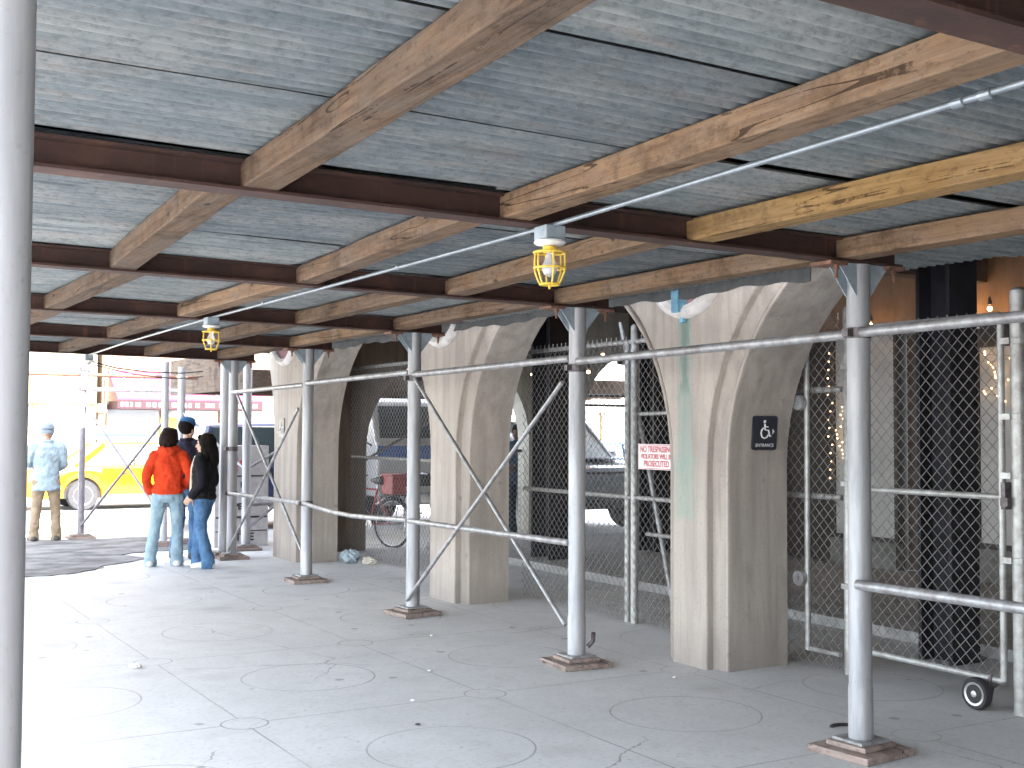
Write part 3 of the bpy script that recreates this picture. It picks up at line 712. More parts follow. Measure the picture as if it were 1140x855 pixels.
# ================================================================== conduit and cage lamps
CT = thing('electric_conduit', 'thin galvanised conduit running beneath a timber joist with cage lamps on it', 'pipe', (-2.0, 0, 2.5))
cpts = [(-2.15,-5.2,2.535),(-2.115,-2.6,2.535),(-2.0,-.12,2.53),(-1.985,2.5,2.53),(-1.99,4.84,2.53),(-1.93,8.0,2.53),(-1.82,10.45,2.53)]
d = MB(); d.tube(cpts, .0105, 10); d.build('conduit_pipe', M['conduit'], CT, smooth=True)
for (y, x) in ((-2.42,-2.108),(-2.33,-2.104),(1.4,-1.99),(3.6,-1.988),(6.6,-1.955)):
    d = MB(); d.lathe([(.0107,-.02),(.0155,-.018),(.0155,.018),(.0107,.02)], (x,y,2.533), 'y', 12); d.build('conduit_clamp', M['conduit'], CT)
def cage_lamp(x, y, z, label, cmat='yellow'):
    t = thing('cage_lamp', label, 'lamp', (x, y, z), group='caged work lamps along the conduit')
    d = MB(); d.box((x-.05,y-.05,z-.03),(x+.05,y+.05,z+.03)); d.build('junction_box', M['zinc'], t, bevel=.006)
    d = MB(); d.lathe([(.02,-.03),(.066,-.033),(.069,-.042),(.06,-.05),(.02,-.056)], (x,y,z), 'z', 24); d.build('reflector', M['white'], t, smooth=True)
    d = MB(); d.lathe([(.026,-.056),(.03,-.06),(.028,-.085)], (x,y,z), 'z', 16); d.build('socket_collar', M[cmat], t, smooth=True)
    d = MB(); prof = [(.028,-.075),(.066,-.083),(.068,-.13),(.066,-.165),(.05,-.205),(.04,-.222)]
    for i in range(6):
        a = math.pi*2*i/6+.2
        d.tube([(x+r*math.cos(a), y+r*math.sin(a), z+h) for r, h in prof], .0042, 6)
    for (r, h) in ((.068,-.083),(.067,-.15),(.042,-.22)):
        d.tube([(x+r*math.cos(2*math.pi*j/24), y+r*math.sin(2*math.pi*j/24), z+h) for j in range(24)], .005, 6, closed=True)
    d.tube([(x-.04,y,z-.22),(x+.04,y,z-.22)], .004, 6); d.tube([(x,y,z-.22),(x,y,z-.24)], .005, 6)
    d.build('cage', M[cmat], t, smooth=True)
    d = MB(); d.lathe([(.014,-.08),(.016,-.10),(.032,-.135),(.034,-.155),(.024,-.178),(.002,-.188)], (x,y,z), 'z', 18); d.build('bulb_glass', M['bulb'], t, smooth=True)
cage_lamp(-1.995,-.13,2.50,'yellow caged work lamp nearest, hanging under the first rusty beam')
cage_lamp(-1.99,4.84,2.50,'smaller yellow caged lamp further along the conduit, seen against the joists')
cage_lamp(-1.82,10.42,2.50,'pale caged lamp at the far end of the conduit against the bright street','white')

# ================================================================== chain-link fences
def chain(mb, y0, y1, z0, z1, x, p=.082, r=.0028):
    """two families of diagonal wires clipped to the panel"""
    H_, W_ = z1-z0, y1-y0
    for fam in (0, 1):
        c = -H_
        while c < W_:
            a, b = max(0, c), min(W_, c+H_)
            if b-a > .01:
                pa, pb = (a, a-c), (b, b-c)
                if fam: pa, pb = (W_-pa[0], pa[1]), (W_-pb[0], pb[1])
                xx = x+(.002 if fam else -.002)
                mb.tube([(xx,y0+pa[0],z0+pa[1]),(xx,y0+pb[0],z0+pb[1])], r, 4, cap=False)
            c += p
    return mb
def pipe(root, name, pts, r=.021, mt='fpost', n=12):
    d = MB(); d.tube(pts, r, n); return d.build(name, M[mt], root, smooth=True)
def barbs(mb, y0, y1, z, x, p=.074):
    y = y0
    while y < y1: mb.tube([(x,y,z-.02),(x,y+.014,z+.03)], .0024, 4); mb.tube([(x,y+.02,z-.02),(x,y+.006,z+.03)], .0024, 4); y += p
FX = 1.43
def fence(label, y0, y1, posts, rails, base_y, ztop=2.45, group=None):
    t = thing('chain_link_fence', label, 'fence', (FX, base_y, 0), group=group)
    d = MB(); chain(d, y0, y1, .03, ztop, FX); barbs(d, y0, y1, ztop, FX); d.build('wire_mesh', M['mesh'], t, recalc=False)
    for z in rails: pipe(t, 'rail', [(FX+.022,y0,z),(FX+.022,y1,z)], .02)
    for (y, h, r) in posts: pipe(t, 'post', [(FX+.03,y,0),(FX+.03,y,h),(FX+.03,y,h+.02)], [r, r, r*.5])
    return t
f1 = fence('chain link fence filling the middle arch behind the crossed braces', 2.45, 5.75, ((4.03,2.42,.028),(3.93,2.56,.034)), (1.08, 2.43), 4.0)
pipe(f1, 'rail', [(FX+.03,2.5,.78),(FX+.03,3.75,.78)], .018); pipe(f1, 'rail', [(FX+.03,2.5,1.82),(FX+.03,3.85,1.8)], .016)
f2 = fence('chain link fence across the far arch in front of the bicycles', 6.3, 10.1, ((6.35,2.5,.03),), (1.3, 2.45), 8.0)
f3 = fence('narrow chain link panel between the stained pier and the gate', 1.52, 2.15, ((1.47,2.5,.034),), (1.2, 1.95), 1.8)
pipe(f3, 'post', [(FX-.03,1.8,.12),(FX-.03,1.8,2.4)], .022); pipe(f3, 'rail', [(FX-.02,1.5,.13),(FX-.02,1.82,.13)], .018)
for z in (1.86, .62):
    d = MB(); d.lathe([(.03,-.02),(.052,-.02),(.055,-.01),(.05,0),(.055,.01),(.052,.02),(.03,.02)], (FX-.075,1.83,z), 'x', 18); d.lathe([(.016,-.03),(.016,.03)], (FX-.075,1.83,z), 'x', 10)
    d.build('guide_roller', M['brace'], f3, smooth=True)
f4 = fence('chain link fence running on past the thick gate post at the edge', -1.2, .0, ((.12,2.5,.048),), (1.2, 2.45), .12)
def cross_fence(label, x0, x1, rails, y, ztop):
    t = thing('chain_link_fence', label, 'fence', (x0, y, 0))
    d = MB(); chain(d, x0, x1, .05, ztop, y, p=.085, r=.003); d.v = [(q, p_, z) for p_, q, z in d.v]; d.build('wire_mesh', M['mesh'], t, recalc=False)
    for z in rails: pipe(t, 'rail', [(x0,y+.02,z),(x1,y+.02,z)], .022, 'clamp')
    return t
cross_fence('chain link fence with dark rails closing the far right opening behind the silver van', 5.47, 7.28, (1.0,2.05,2.2), 10.9, 2.2)
cross_fence('low chain link fence with a dark rail in the arched opening beside the dark figure', 3.6, 4.53, (1.35,2.2), 10.9, 1.35)
# rolling gate
GT = thing('rolling_gate', 'chain link gate on one small wheel beside the thick post', 'gate', (FX, .8, 0))
gx = FX-.01
d = MB(); chain(d, .22, 1.40, .2, 2.34, gx); barbs(d, .22, 1.40, 2.36, gx); d.build('wire_mesh', M['mesh'], GT, recalc=False)
fr = MB(); fr.tube([(gx+.01,1.40,.19),(gx+.01,1.40,2.36)], .021, 12); fr.tube([(gx+.01,.22,.18),(gx+.01,.22,2.36)], .021, 12)
fr.tube([(gx+.01,1.40,.19),(gx+.01,.22,.18)], .022, 12); fr.tube([(gx+.01,1.40,2.36),(gx+.01,.22,2.36)], .02, 12); fr.tube([(gx+.01,1.40,1.27),(gx+.01,.22,1.27)], .02, 12)
fr.build('gate_frame', M['fpost'], GT, smooth=True)
for (y, z) in ((.16,2.2),(.16,1.75),(.16,1.4),(.16,.9),(1.43,2.1),(1.43,.6),(1.43,1.3)):
    d = MB(); d.lathe([(.05,-.018),(.054,-.016),(.054,.016),(.05,.018)], (FX+.03,.12 if y < 1 else 1.47,z), 'z', 16); d.box((gx-.02,min(y,.2 if y<1 else y)-.02,z-.018),(gx+.02,y+.05,z+.018)); d.build('hinge', M['fpost'], GT)
d = MB(); d.box((gx-.03,.17,1.2),(gx+.03,.2,1.36)); d.box((gx-.05,.14,1.22),(gx-.01,.19,1.27)); d.build('latch', M['clamp'], GT)
wx, wy, wz = gx-.075, .345, .095
d = MB(); d.lathe([(.067,-.028),(.087,-.03),(.095,-.018),(.097,0),(.095,.018),(.087,.03),(.067,.028)], (wx,wy,wz), 'x', 32)
wh = d.build('wheel', M['tyre'], GT, smooth=True)
d = MB(); d.lathe([(.012,-.036),(.018,-.034),(.022,-.02),(.045,-.018),(.058,-.03),(.069,-.031),(.069,.031),(.02,.03)], (wx,wy,wz), 'x', 28); d.build('hub', M['rim'], wh, smooth=True)
d = MB(); d.bar((wx+.05,.30,.095),(gx+.01,.30,.2),.02,.05); d.bar((wx,wy,wz),(gx+.03,wy,wz),.02,.02); d.bar((gx+.01,.35,.10),(gx+.01,.24,.19),.03,.03); d.build('wheel_bracket', M['clamp'], GT)

# leaning pipe behind the middle fence
d = MB(); d.tube([(1.62,3.55,.02),(1.56,3.85,1.3),(1.52,4.22,2.62)], .022, 10)
solo(d, 'leaning_pipe', M['brace'], 'grey pipe leaning behind the fence posts of the middle arch', 'pipe', (1.62,3.55,0), smooth=True)

# ================================================================== signs
sg = thing('trespass_sign', 'white sign with red lettering wired to the fence left of the stained pier', 'sign', (1.405, 3.58, 1.33))
d = MB(); d.box((1.400,3.29,1.33),(1.406,3.80,1.545)); d.build('sign_board', M['sign_white'], sg, bevel=.003)
d = MB()
for (a, b, c, e) in ((3.30,3.79,1.337,1.342),(3.30,3.79,1.533,1.538),(3.30,3.305,1.342,1.533),(3.785,3.79,1.342,1.533)): d.box((1.3985,a,c),(1.3995,b,e))
d.build('sign_border', M['ink_red'], sg)
rotX = (R(90), 0, R(-90))
for s, z, sz in (('NO TRESPASSING', 1.498, .07), ('VIOLATORS WILL BE', 1.438, .058), ('PROSECUTED', 1.378, .07)):
    text_mesh('lettering', s, sz, M['ink_red'], sg, (1.3985,3.545,z), rotX, scx=.80, bold=.0015)
def access_sign(x, y, zc, w_, h_, face, label, loc_face='-Y', ink='ink_white'):
    s = thing('accessible_sign', label, 'sign', (x, y, zc-h_/2))
    d = MB(); hw = w_/2
    n = 5; rr = .018; poly = []
    for (cx_, cz_, a0) in ((hw-rr,h_/2-rr,0),(-hw+rr,h_/2-rr,90),(-hw+rr,-h_/2+rr,180),(hw-rr,-h_/2+rr,270)):
        for i in range(n+1):
            a = R(a0+90*i/n); poly.append((cx_+rr*math.cos(a), cz_+rr*math.sin(a)))
    def P(u, v, dpt):
        return (x+u, y-dpt, zc+v) if loc_face == '-Y' else (x-dpt, y-u, zc+v)
    vs = [P(u, v, .0) for u, v in poly]+[P(u, v, .012) for u, v in poly]; k = len(poly)
    d.add(vs, [tuple(range(k))[::-1], tuple(range(k, 2*k))]+[(i, (i+1) % k, k+(i+1) % k, k+i) for i in range(k)])
    d.build('sign_plate', M[face], s)
    sc = w_/.22
    d = MB(); dp = .0145
    def stroke(pts, r): d.tube([P(a*sc, b*sc+.01, dp) for a, b in pts], r*sc, 6)
    d.ball(P(-.008*sc,.068*sc+.01,dp), .012*sc, 8, (1,.3,1) if loc_face == '-Y' else (.3,1,1))
    stroke([(-.006,.052),(-.004,.012),(.028,.010),(.042,-.032),(.052,-.030)], .0062)
    stroke([(-.005,.034),(.024,.032)], .005)
    stroke([(-.018,.026),(-.034,.008),(-.038,-.014),(-.028,-.036),(-.008,-.046),(.014,-.040),(.028,-.022)], .0055)
    d.build('wheelchair_symbol', M[ink], s, smooth=True)
    d = MB()
    ar = [(.066,.030),(.084,.010),(.066,-.010)]
    vs = [P(a*sc, b*sc, .0125) for a, b in ar]+[P(a*sc, b*sc, .014) for a, b in ar]
    d.add(vs, [(0,1,2),(3,4,5),(0,1,4,3),(1,2,5,4),(2,0,3,5)]); d.build('arrow', M[ink], s)
    text_mesh('lettering', 'ENTRANCE', .032*sc, M[ink], s, P(0, -.085*sc, .0128), (R(90),0,0) if loc_face == '-Y' else rotX)
    return s
sgn = access_sign(1.07, 1.892, 1.645, .225, .24, 'sign_black', 'black wheelchair access sign with white symbol on the stained pier')
sgn.rotation_euler = (R(4), 0, 0)
access_sign(.557, 10.30, 1.66, .22, .27, 'sign_grey', 'small grey plaque on the corner pier behind the crossed braces', '-X')

# loose cables at the street end of the shed
d = MB(); d.tube([(-1.75,10.72,2.47),(-1.4,10.8,2.40),(-1.0,10.9,2.37),(-.5,11.2,2.38),(-.1,11.6,2.43)], .009, 6); d.tube([(-1.75,10.72,2.44),(-1.2,10.8,2.33),(-.6,11.1,2.30),(-.1,11.6,2.36)], .007, 6)
solo(d, 'slack_cable', M['tyre'], 'pair of slack black cables drooping from the far lamp to the scaffold', 'cable', (-1.75,10.72,2.45), smooth=True)
# litter at the foot of the corner pier and on the pavement
def crumple(name, loc, size, mt, label, cat, seed, sz=(1, 1, .6), group=None):
    rn = random.Random(seed); bm = bmesh.new(); bmesh.ops.create_icosphere(bm, subdivisions=3, radius=1)
    ph = [Vector((rn.uniform(-4,4), rn.uniform(-4,4), rn.uniform(-4,4))) for _ in range(8)]
    for v in bm.verts:
        k = 1+sum(.13*abs(math.sin(v.co.dot(p)*1.7+i)) for i, p in enumerate(ph))-.3+rn.uniform(-.05,.05)
        v.co = Vector((v.co.x*sz[0]*k, v.co.y*sz[1]*k, max(v.co.z, -.75)*sz[2]*k))*size
    zmin = min(v.co.z for v in bm.verts)
    for v in bm.verts: v.co.z -= zmin-.001
    me = bpy.data.meshes.new(name); bm.to_mesh(me); bm.free(); me.materials.append(mt)
    o = bpy.data.objects.new(name, me); COL.objects.link(o); o.location = loc; o.rotation_euler = (0, 0, rn.uniform(0, 6))
    return tag(o, label, cat, group)
crumple('plastic_bag', (1.15,9.42,0), .088, pm('bag_film', (0.36,0.43,0.47),(0.2,0.28,0.33),30,.3), 'crumpled pale blue plastic bag at the foot of the corner pier', 'bag', 5, (1.3,1,.75))
crumple('paper_cup', (1.27,9.1,0), .055, pm('wet_paper', (0.5,0.47,0.4),(0.36,0.33,0.27),30,.7), 'crushed cream paper beside the blue plastic bag', 'litter', 8, (1.3,.8,.7))
for i, (x, y, s, lb) in enumerate(((-1.49,2.2,.02,'white paper scrap on the pavement near the middle scored circle'),(-.35,4.2,.02,'tiny white scrap near the third pole base'),(-1.0,2.95,.022,'white crumb of paper left of the second pole base'),(-1.73,1.65,.018,'dark pebble at the rim of the nearest scored circle'),(-2.72,4.05,.05,'flat white paper scrap on the bright pavement'),(.33,1.95,.02,'white scrap beside the foot of the stained pier'))):
    crumple('paper_scrap', (x,y,0), s*.62, M['clamp'] if i == 3 else M['white'], lb, 'litter', 20+i, (1,1,.35))
d = MB(); d.tube([(.30+.09*math.cos(R(a)), .38+.09*math.sin(R(a)), .006) for a in range(-60, 130, 15)], .011, 6)
solo(d, 'rubber_scrap', M['tyre'], 'curved black rubber scrap on the pavement behind the nearest pole base', 'litter', (.3,.38,0), smooth=True)
# ================================================================== far side of the cross street
M['fac_cream'] = pm('cream_facade', (0.42,0.38,0.30),(0.35,0.31,0.24),2,.85); M['fac_pale'] = pm('pale_facade', (0.42,0.41,0.39),(0.34,0.33,0.32),2,.85)
M['fac_tan'] = pm('tan_brick_facade', (0.26,0.18,0.12),(0.2,0.13,0.085),6,.85); M['fac_yellow'] = pm('yellow_signboard', (0.5,0.38,0.12),(0.45,0.33,0.1),3,.7)
M['fac_win'] = glass_mat('facade_glass', (0.22,0.25,0.28)); M['awn'] = pm('pink_awning', (0.22,0.03,0.09),(0.18,0.022,0.07),4,.8); M['awn_dark'] = pm('maroon_valance', (0.03,0.006,0.012),(0.02,0.004,0.008),4,.8)
M['fac_frame'] = pm('shopfront_frame', (0.2,0.14,0.07),(0.15,0.1,0.05),6,.7)
def building(name, label, x0, x1, h, mt, wins=True, y=31.0, shop=None):
    t = thing(name, label, 'building', ((x0+x1)/2, y, 0))
    d = MB(); d.box((x0,y,0),(x1,y+9,h)); d.build('wall', M[mt], t)
    d = MB(); d.box((x0-.08,y-.18,h-.35),(x1+.08,y-.003,h)); d.build('cornice', M['fac_pale'], t)
    z = 4.9
    n = max(2, int((x1-x0)/2.0)); st = (x1-x0)/n
    while wins and z+1.7 < h-.5:
        for i in range(n):
            xc = x0+st*(i+.5)
            d = MB(); d.box((xc-.5,y-.03,z),(xc+.5,y-.003,z+1.6)); wv = d.build('window', M['fac_win'], t)
            d = MB(); d.box((xc-.6,y-.09,z-.12),(xc+.6,y-.004,z-.003)); d.box((xc-.5,y-.06,z+.78),(xc+.5,y-.033,z+.84)); d.box((xc-.58,y-.05,z),(xc-.503,y-.004,z+1.6)); d.box((xc+.503,y-.05,z),(xc+.58,y-.004,z+1.6)); d.build('window_frame', M['fac_pale'], wv)
        z += 2.9
    # shopfront
    k = max(2, int((x1-x0)/1.6)); sx = (x1-x0)/k
    for i in range(k):
        a, c = x0+sx*i+.12, x0+sx*(i+1)-.12
        d = MB(); d.box((a,y-.05,.55),(c,y-.003,2.2)); sw = d.build('shop_window', M['fac_win'], t)
        d = MB(); d.box((a,y-.09,.45),(c,y-.004,.547)); d.box((a-.1,y-.12,.05),(a-.003,y-.004,2.3)); d.build('window_frame', M['fac_frame'], sw)
    d = MB(); d.box((x0+.05,y-.16,2.35),(x1-.05,y-.004,3.1)); sb = d.build('signboard', M['fac_yellow' if shop else mt], t)
    return t, sb, y
building('shop_building', 'pale four storey shop building far left across the street', -22, -8.2, 13, 'fac_pale')
bt, sb, yy = building('shop_building', 'cream shop building with a yellow signboard behind the taxi', -8.0, 2.45, 12, 'fac_cream', shop=True)
for s, x, z, sz in (('WEST', 1.35, 2.86, .34), ('FOOD', -.6, 2.86, .34), ('SANDWICHES', 1.35, 2.5, .2)):
    text_mesh('lettering', s, sz, M['ink_brown'], sb, (x,yy-.163,z), (R(90),0,0), extrude=.002)
    bpy.context.view_layer.update()
for c in list(sb.children): c.location = Vector(c.location)-OFF[bt.name]
bt2, sb2, yy = building('shop_building', 'tan brick shop building behind the pink awning', 2.6, 13.0, 11, 'fac_tan')
building('shop_building', 'pale shop building far right across the street', 13.2, 30, 12, 'fac_pale')
aw = thing('shop_awning', 'long pink awning with white script and a maroon valance over the shopfront', 'awning', (5.6,30.9,2.2))
ax0, ax1 = 2.75, 8.6
d = MB(); d.prism([(30.98,3.32),(30.98,3.26),(29.75,2.42),(29.72,2.46),(29.72,2.50)], 'x', ax0, ax1); d.build('canopy', M['awn'], aw)
d = MB(); d.box((ax0,29.715,2.2),(ax1,29.735,2.455)); d.box((ax0,29.74,2.2),(ax0+.02,30.97,2.42)); d.build('valance', M['awn_dark'], aw)
# white flourish and script strokes on the slope
def slope_pt(u, v): return (u, 29.72+(30.98-29.72)*v-.02, 2.5+(3.32-2.5)*v+.015)
d = MB()
for c0, r_ in ((3.35,.3),(5.6,.26)):
    d.tube([slope_pt(c0+r_*math.cos(a/20*2*math.pi), .48+.38*math.sin(a/20*2*math.pi)*r_/.3) for a in range(20)], .018, 5, closed=True)
    d.tube([slope_pt(c0-.35+.035*i, .25+.1*math.sin(i*.9)) for i in range(24)], .016, 5)
rn = random.Random(4); u = 4.05
for wd in (5, 7, 4, 8, 6, 5):
    d.tube([slope_pt(u+.026*i, .35+.16*math.sin(i*1.15+wd)*(1 if i % 3 else .5)) for i in range(wd*3)], .013, 5)
    u += wd*.078+.16
d.build('script_lettering', M['ink_white'], aw)
d = MB(); x = ax0+.1
while x < ax1-.2:
    wd = rn.uniform(.05,.13); d.box((x,29.712,2.27),(x+wd,29.714,2.38)); x += wd+rn.uniform(.03,.2)
d.build('valance_lettering', M['ink_white'], aw)
# posters and goods against the shopfronts
for i, (x, z, wd, h, c, lb) in enumerate(((1.2,1.9,.3,.35,(.5,.25,.1),'small orange poster in the cream shop window'),(-.1,1.7,.25,.5,(.12,.12,.3),'dark blue poster on the shopfront at the left edge'),(4.6,1.6,.7,.7,(.65,.45,.12),'golden yellow display panel under the pink awning'),(6.3,1.5,.5,.9,(.55,.4,.2),'tan display panel under the awning near the scaffold poles'))):
    d = MB(); d.box((x-wd/2,30.90,z-h/2),(x+wd/2,30.94,z+h/2)); d.box((x-wd/2-.02,30.942,z-h/2-.02),(x+wd/2+.02,30.96,z+h/2+.02))
    solo(d, 'poster', pm('poster_print%d' % i, c, tuple(k*.6 for k in c), 14, .6), lb, 'poster', (x,30.94,z-h/2))
d = MB(); d.tube([(2.5,30.6,0),(2.5,30.6,2.1)], .09, 12); d.box((2.38,30.45,2.1),(2.62,30.75,2.35))
solo(d, 'shop_pillar', M['fac_tan'], 'short tan pillar standing at the end of the pink awning', 'pillar', (2.5,30.6,0))

# ================================================================== vehicles
M['glass'] = glass_mat(); M['glass_pale'] = glass_mat('pale_glass', (0.25,0.3,0.33))
M['taxi'] = paint('taxi_yellow', (0.50,0.195,0.004)); M['navy'] = paint('navy_paint', (0.025,0.035,0.10)); M['vwhite'] = paint('white_vehicle_paint', (0.5,0.5,0.5)); M['vblue'] = paint('blue_vehicle_paint', (0.05,0.13,0.36))
M['vsilver'] = paint('silver_blue_paint', (0.2,0.235,0.26)); M['chrome'] = pm('chrome_trim', (0.7,0.7,0.7),(0.6,0.6,0.6),10,.2,.9,bmp=0); M['trim'] = pm('black_trim', (0.02,0.02,0.022),(0.015,0.015,0.015),10,.5)
M['lampglass'] = pm('headlamp_lens', (0.75,0.75,0.72),(0.65,0.65,0.6),20,.15,bmp=0); M['tail'] = pm('tail_lamp_lens', (0.4,0.02,0.02),(0.3,0.01,0.01),20,.2,bmp=0)
def wheel(root, x, y, r, wd):
    s = 1 if y > 0 else -1
    d = MB(); d.lathe([(r*.62,-wd/2),(r*.93,-wd/2),(r,-wd*.3),(r,wd*.3),(r*.93,wd/2),(r*.62,wd/2)], (x,y,r), 'y', 28); wv = d.build('wheel', M['tyre'], root, smooth=True, local=True)
    d = MB(); d.lathe([(r*.1,s*wd*.5),(r*.2,s*wd*.42),(r*.5,s*wd*.36),(r*.6,s*wd*.5),(r*.63,s*wd*.52),(r*.63,-s*wd*.4)], (x,y,r), 'y', 24); d.build('rim', M['rim'], wv, smooth=True, local=True)
def car(name, label, loc, rz, L, W_, zs, belt, roof, wr, fx, rx, body, nose, tail, gh, trim='trim'):
    """x forward from the rear bumper; nose/tail: height of the deck at the ends; gh: (rear belt, rear roof, front roof, front belt) x"""
    t = thing(name, label, 'taxi' if 'taxi' in name else 'car', loc, rz)
    xs = sorted(set([0,.08,.25,L-.25,L-.08,L]+[x+wr*1.22*math.cos(math.pi*i/10) for x in (fx, rx) for i in range(11)]+[L*i/16 for i in range(1,16)]))
    vs, fs = [], []; K = 12
    for x in xs:
        e = min(x, L-x); tp = 1-.13*max(0, 1-e/.5)**2
        w_ = W_/2*tp
        zb = zs+.10*max(0, 1-e/.3)
        for c in (fx, rx):
            dx = abs(x-c)
            if dx < wr*1.22: zb = max(zb, wr+math.sqrt(max(0, (wr*1.2)**2-dx*dx)))
        if x < gh[0]: zt = tail+(belt-tail)*(x/gh[0])**.6
        elif x > gh[3]: zt = nose+(belt-nose)*((L-x)/(L-gh[3]))**.55
        else: zt = belt
        if e < .08: zt -= .10*(1-e/.08)
        zb = min(zb, zt-.10)
        sec = [(w_-.06,zb),(w_-.015,zb+(zt-zb)*.2),(w_,zb+(zt-zb)*.55),(w_-.02,zt-.07),(w_-.07,zt-.01),(w_*.5,zt+.02)]
        vs += [(x,y,z) for y, z in sec]+[(x,-y,z) for y, z in sec[::-1]]
    for i in range(len(xs)-1):
        for j in range(K): fs.append((i*K+j, i*K+(j+1) % K, (i+1)*K+(j+1) % K, (i+1)*K+j))
    fs += [tuple(range(K)), tuple((len(xs)-1)*K+j for j in range(K))]
    d = MB(); d.add(vs, fs); d.build('body', M[body], t, smooth=True, local=True, angle=35)
    d = MB(); d.box((.3,-W_/2+.12,zs-.02),(L-.3,W_/2-.12,belt-.15)); d.build('underbody', M['trim'], t, local=True)
    wb, wt = W_/2-.09, W_/2-.24
    r0, r1, f1, f0 = gh
    # roof and pillars
    d = MB(); n = 6; vs = []; fs = []
    for i in range(n+1):
        u = i/n; x = r1+(f1-r1)*u; h = roof+.035*math.sin(math.pi*u)
        vs += [(x,-wt,h-.05),(x,-wt+.05,h),(x,0,h+.025),(x,wt-.05,h),(x,wt,h-.05)]
    for i in range(n):
        for j in range(4): fs.append((i*5+j, i*5+j+1, i*5+5+j+1, i*5+5+j))
        fs.append((i*5, i*5+5, i*5+9, i*5+4))
    fs += [(0,1,2,3,4), tuple(n*5+j for j in range(5))]
    d.add(vs, fs); rf = d.build('roof', M[body], t, smooth=True, local=True)
    xm = r1+(f1-r1)*.5; zt = roof-.03
    for s in (-1, 1):
        for q0, q1, w1, h1 in ((r0,r1,.07,.12),(f0,f1,.06,.07),(xm-.03,xm,.05,.09)):
            d = MB(); d.bar((q0,s*wb,belt-.02),(q1,s*wt,zt),w1,h1); d.build('pillar', M[body], t, local=True)
    gm = M['glass_pale' if name == 'parked_van' else 'glass']
    def quad(nm, a, b_, c, e):
        dd = MB(); P4 = [Vector(p) for p in (a, b_, c, e)]; nn = (P4[1]-P4[0]).cross(P4[2]-P4[0]).normalized()*.008
        dd.add([p+nn for p in P4]+[p-nn for p in P4], [(0,1,2,3),(7,6,5,4),(0,4,5,1),(1,5,6,2),(2,6,7,3),(3,7,4,0)]); return dd.build(nm, gm, t, local=True)
    quad('windshield', (f0,-wb+.03,belt-.01),(f0,wb-.03,belt-.01),(f1,wt-.03,zt),(f1,-wt+.03,zt)); quad('rear_window', (r0,-wb+.03,belt-.01),(r0,wb-.03,belt-.01),(r1,wt-.03,zt),(r1,-wt+.03,zt))
    for s in (-1, 1):
        a = .015*s
        quad('side_window', (r0+.08,s*wb-a,belt),(xm-.06,s*wb-a,belt),(xm-.05,s*wt-a,zt),(r1+.04,s*wt-a,zt)); quad('side_window', (xm+.03,s*wb-a,belt),(f0-.08,s*wb-a,belt),(f1-.04,s*wt-a,zt),(xm+.03,s*wt-a,zt))
        d = MB(); d.ball((f0-.25,s*(W_/2+.06),belt+.08), .075, 8, (.6,1.1,.8)); d.bar((f0-.25,s*(W_/2-.08),belt+.02),(f0-.25,s*(W_/2+.03),belt+.07),.03,.03); d.build('wing_mirror', M[trim], t, smooth=True, local=True)
        for x in (fx, rx): wheel(t, x, s*(W_/2-.12), wr, .21)
        d = MB(); d.box((L-.07,s*(W_/2-.42)-.18,nose-.24),(L-.008,s*(W_/2-.42)+.18,nose-.10)); d.build('headlight', M['lampglass'], t, bevel=.02, local=True)
        d = MB(); d.box((.006,s*(W_/2-.36)-.2,tail-.26),(.07,s*(W_/2-.36)+.2,tail-.1)); d.build('taillight', M['tail'], t, bevel=.02, local=True)
        d = MB(); d.box((xm-.012,s*(W_/2-.012)-.006,zs+.1),(xm-.006,s*(W_/2-.012)+.006,belt-.08)); d.box((xm-.3,s*(W_/2-.004)-.015,belt-.2),(xm-.14,s*(W_/2-.004)+.015,belt-.17)); d.box((xm+.75,s*(W_/2-.004)-.015,belt-.2),(xm+.92,s*(W_/2-.004)+.015,belt-.17)); d.build('door_handle', M[trim], t, local=True)
    for x, nm in ((-.06, 'rear_bumper'), (L-.10, 'front_bumper')):
        d = MB(); d.box((x,-W_/2+.08,zs+.02),(x+.16,W_/2-.08,zs+.22)); d.build(nm, M[trim], t, bevel=.03, local=True)
    d = MB(); d.box((L-.05,-.45,nose-.25),(L-.002,.45,nose-.09)); d.build('grille', M['chrome'], t, bevel=.01, local=True)
    d = MB(); d.box((rx+wr*1.3,-W_/2+.01,zs-.05),(fx-wr*1.3,-W_/2+.07,zs+.05)); d.build('sill', M['chrome'], t, local=True)
    d = MB(); d.box((rx+wr*1.3,W_/2-.07,zs-.05),(fx-wr*1.3,W_/2-.01,zs+.05)); d.build('sill', M['chrome'], t, local=True)
    return t
tx = car('taxi', 'yellow taxi with a roof advertising board crossing the bright street', (-.75,23.7,-.14), 0, 5.3, 1.95, .28, .98, 1.46, .33, 4.15, 1.28, 'taxi', .78, .86, (1.15,1.75,3.0,3.75))
d = MB(); d.prism([(1.55,1.53),(3.0,1.53),(2.9,1.84),(1.65,1.84)], 'y', -.13, .13); rb = d.build('roof_board', M['vwhite'], tx, local=True, bevel=.015)
d = MB(); d.box((1.72,-.137,1.6),(2.85,-.1335,1.68)); d.box((1.72,.1335,1.6),(2.85,.137,1.68)); d.build('board_print', M['vblue'], rb, local=True)
car('delivery_suv', 'dark navy off-road car beyond the scaffold poles beside the corner pier', (1.0,17.2,-.14), 0, 4.7, 1.9, .42, 1.18, 1.86, .42, 3.6, .95, 'navy', 1.05, 1.12, (.25,.45,2.9,3.4))
# white and blue truck facing the far arch
tk = thing('box_truck', 'white truck with a blue band under its windscreen beyond the far arch', 'truck', (5.35,15.9,-.14), R(180))
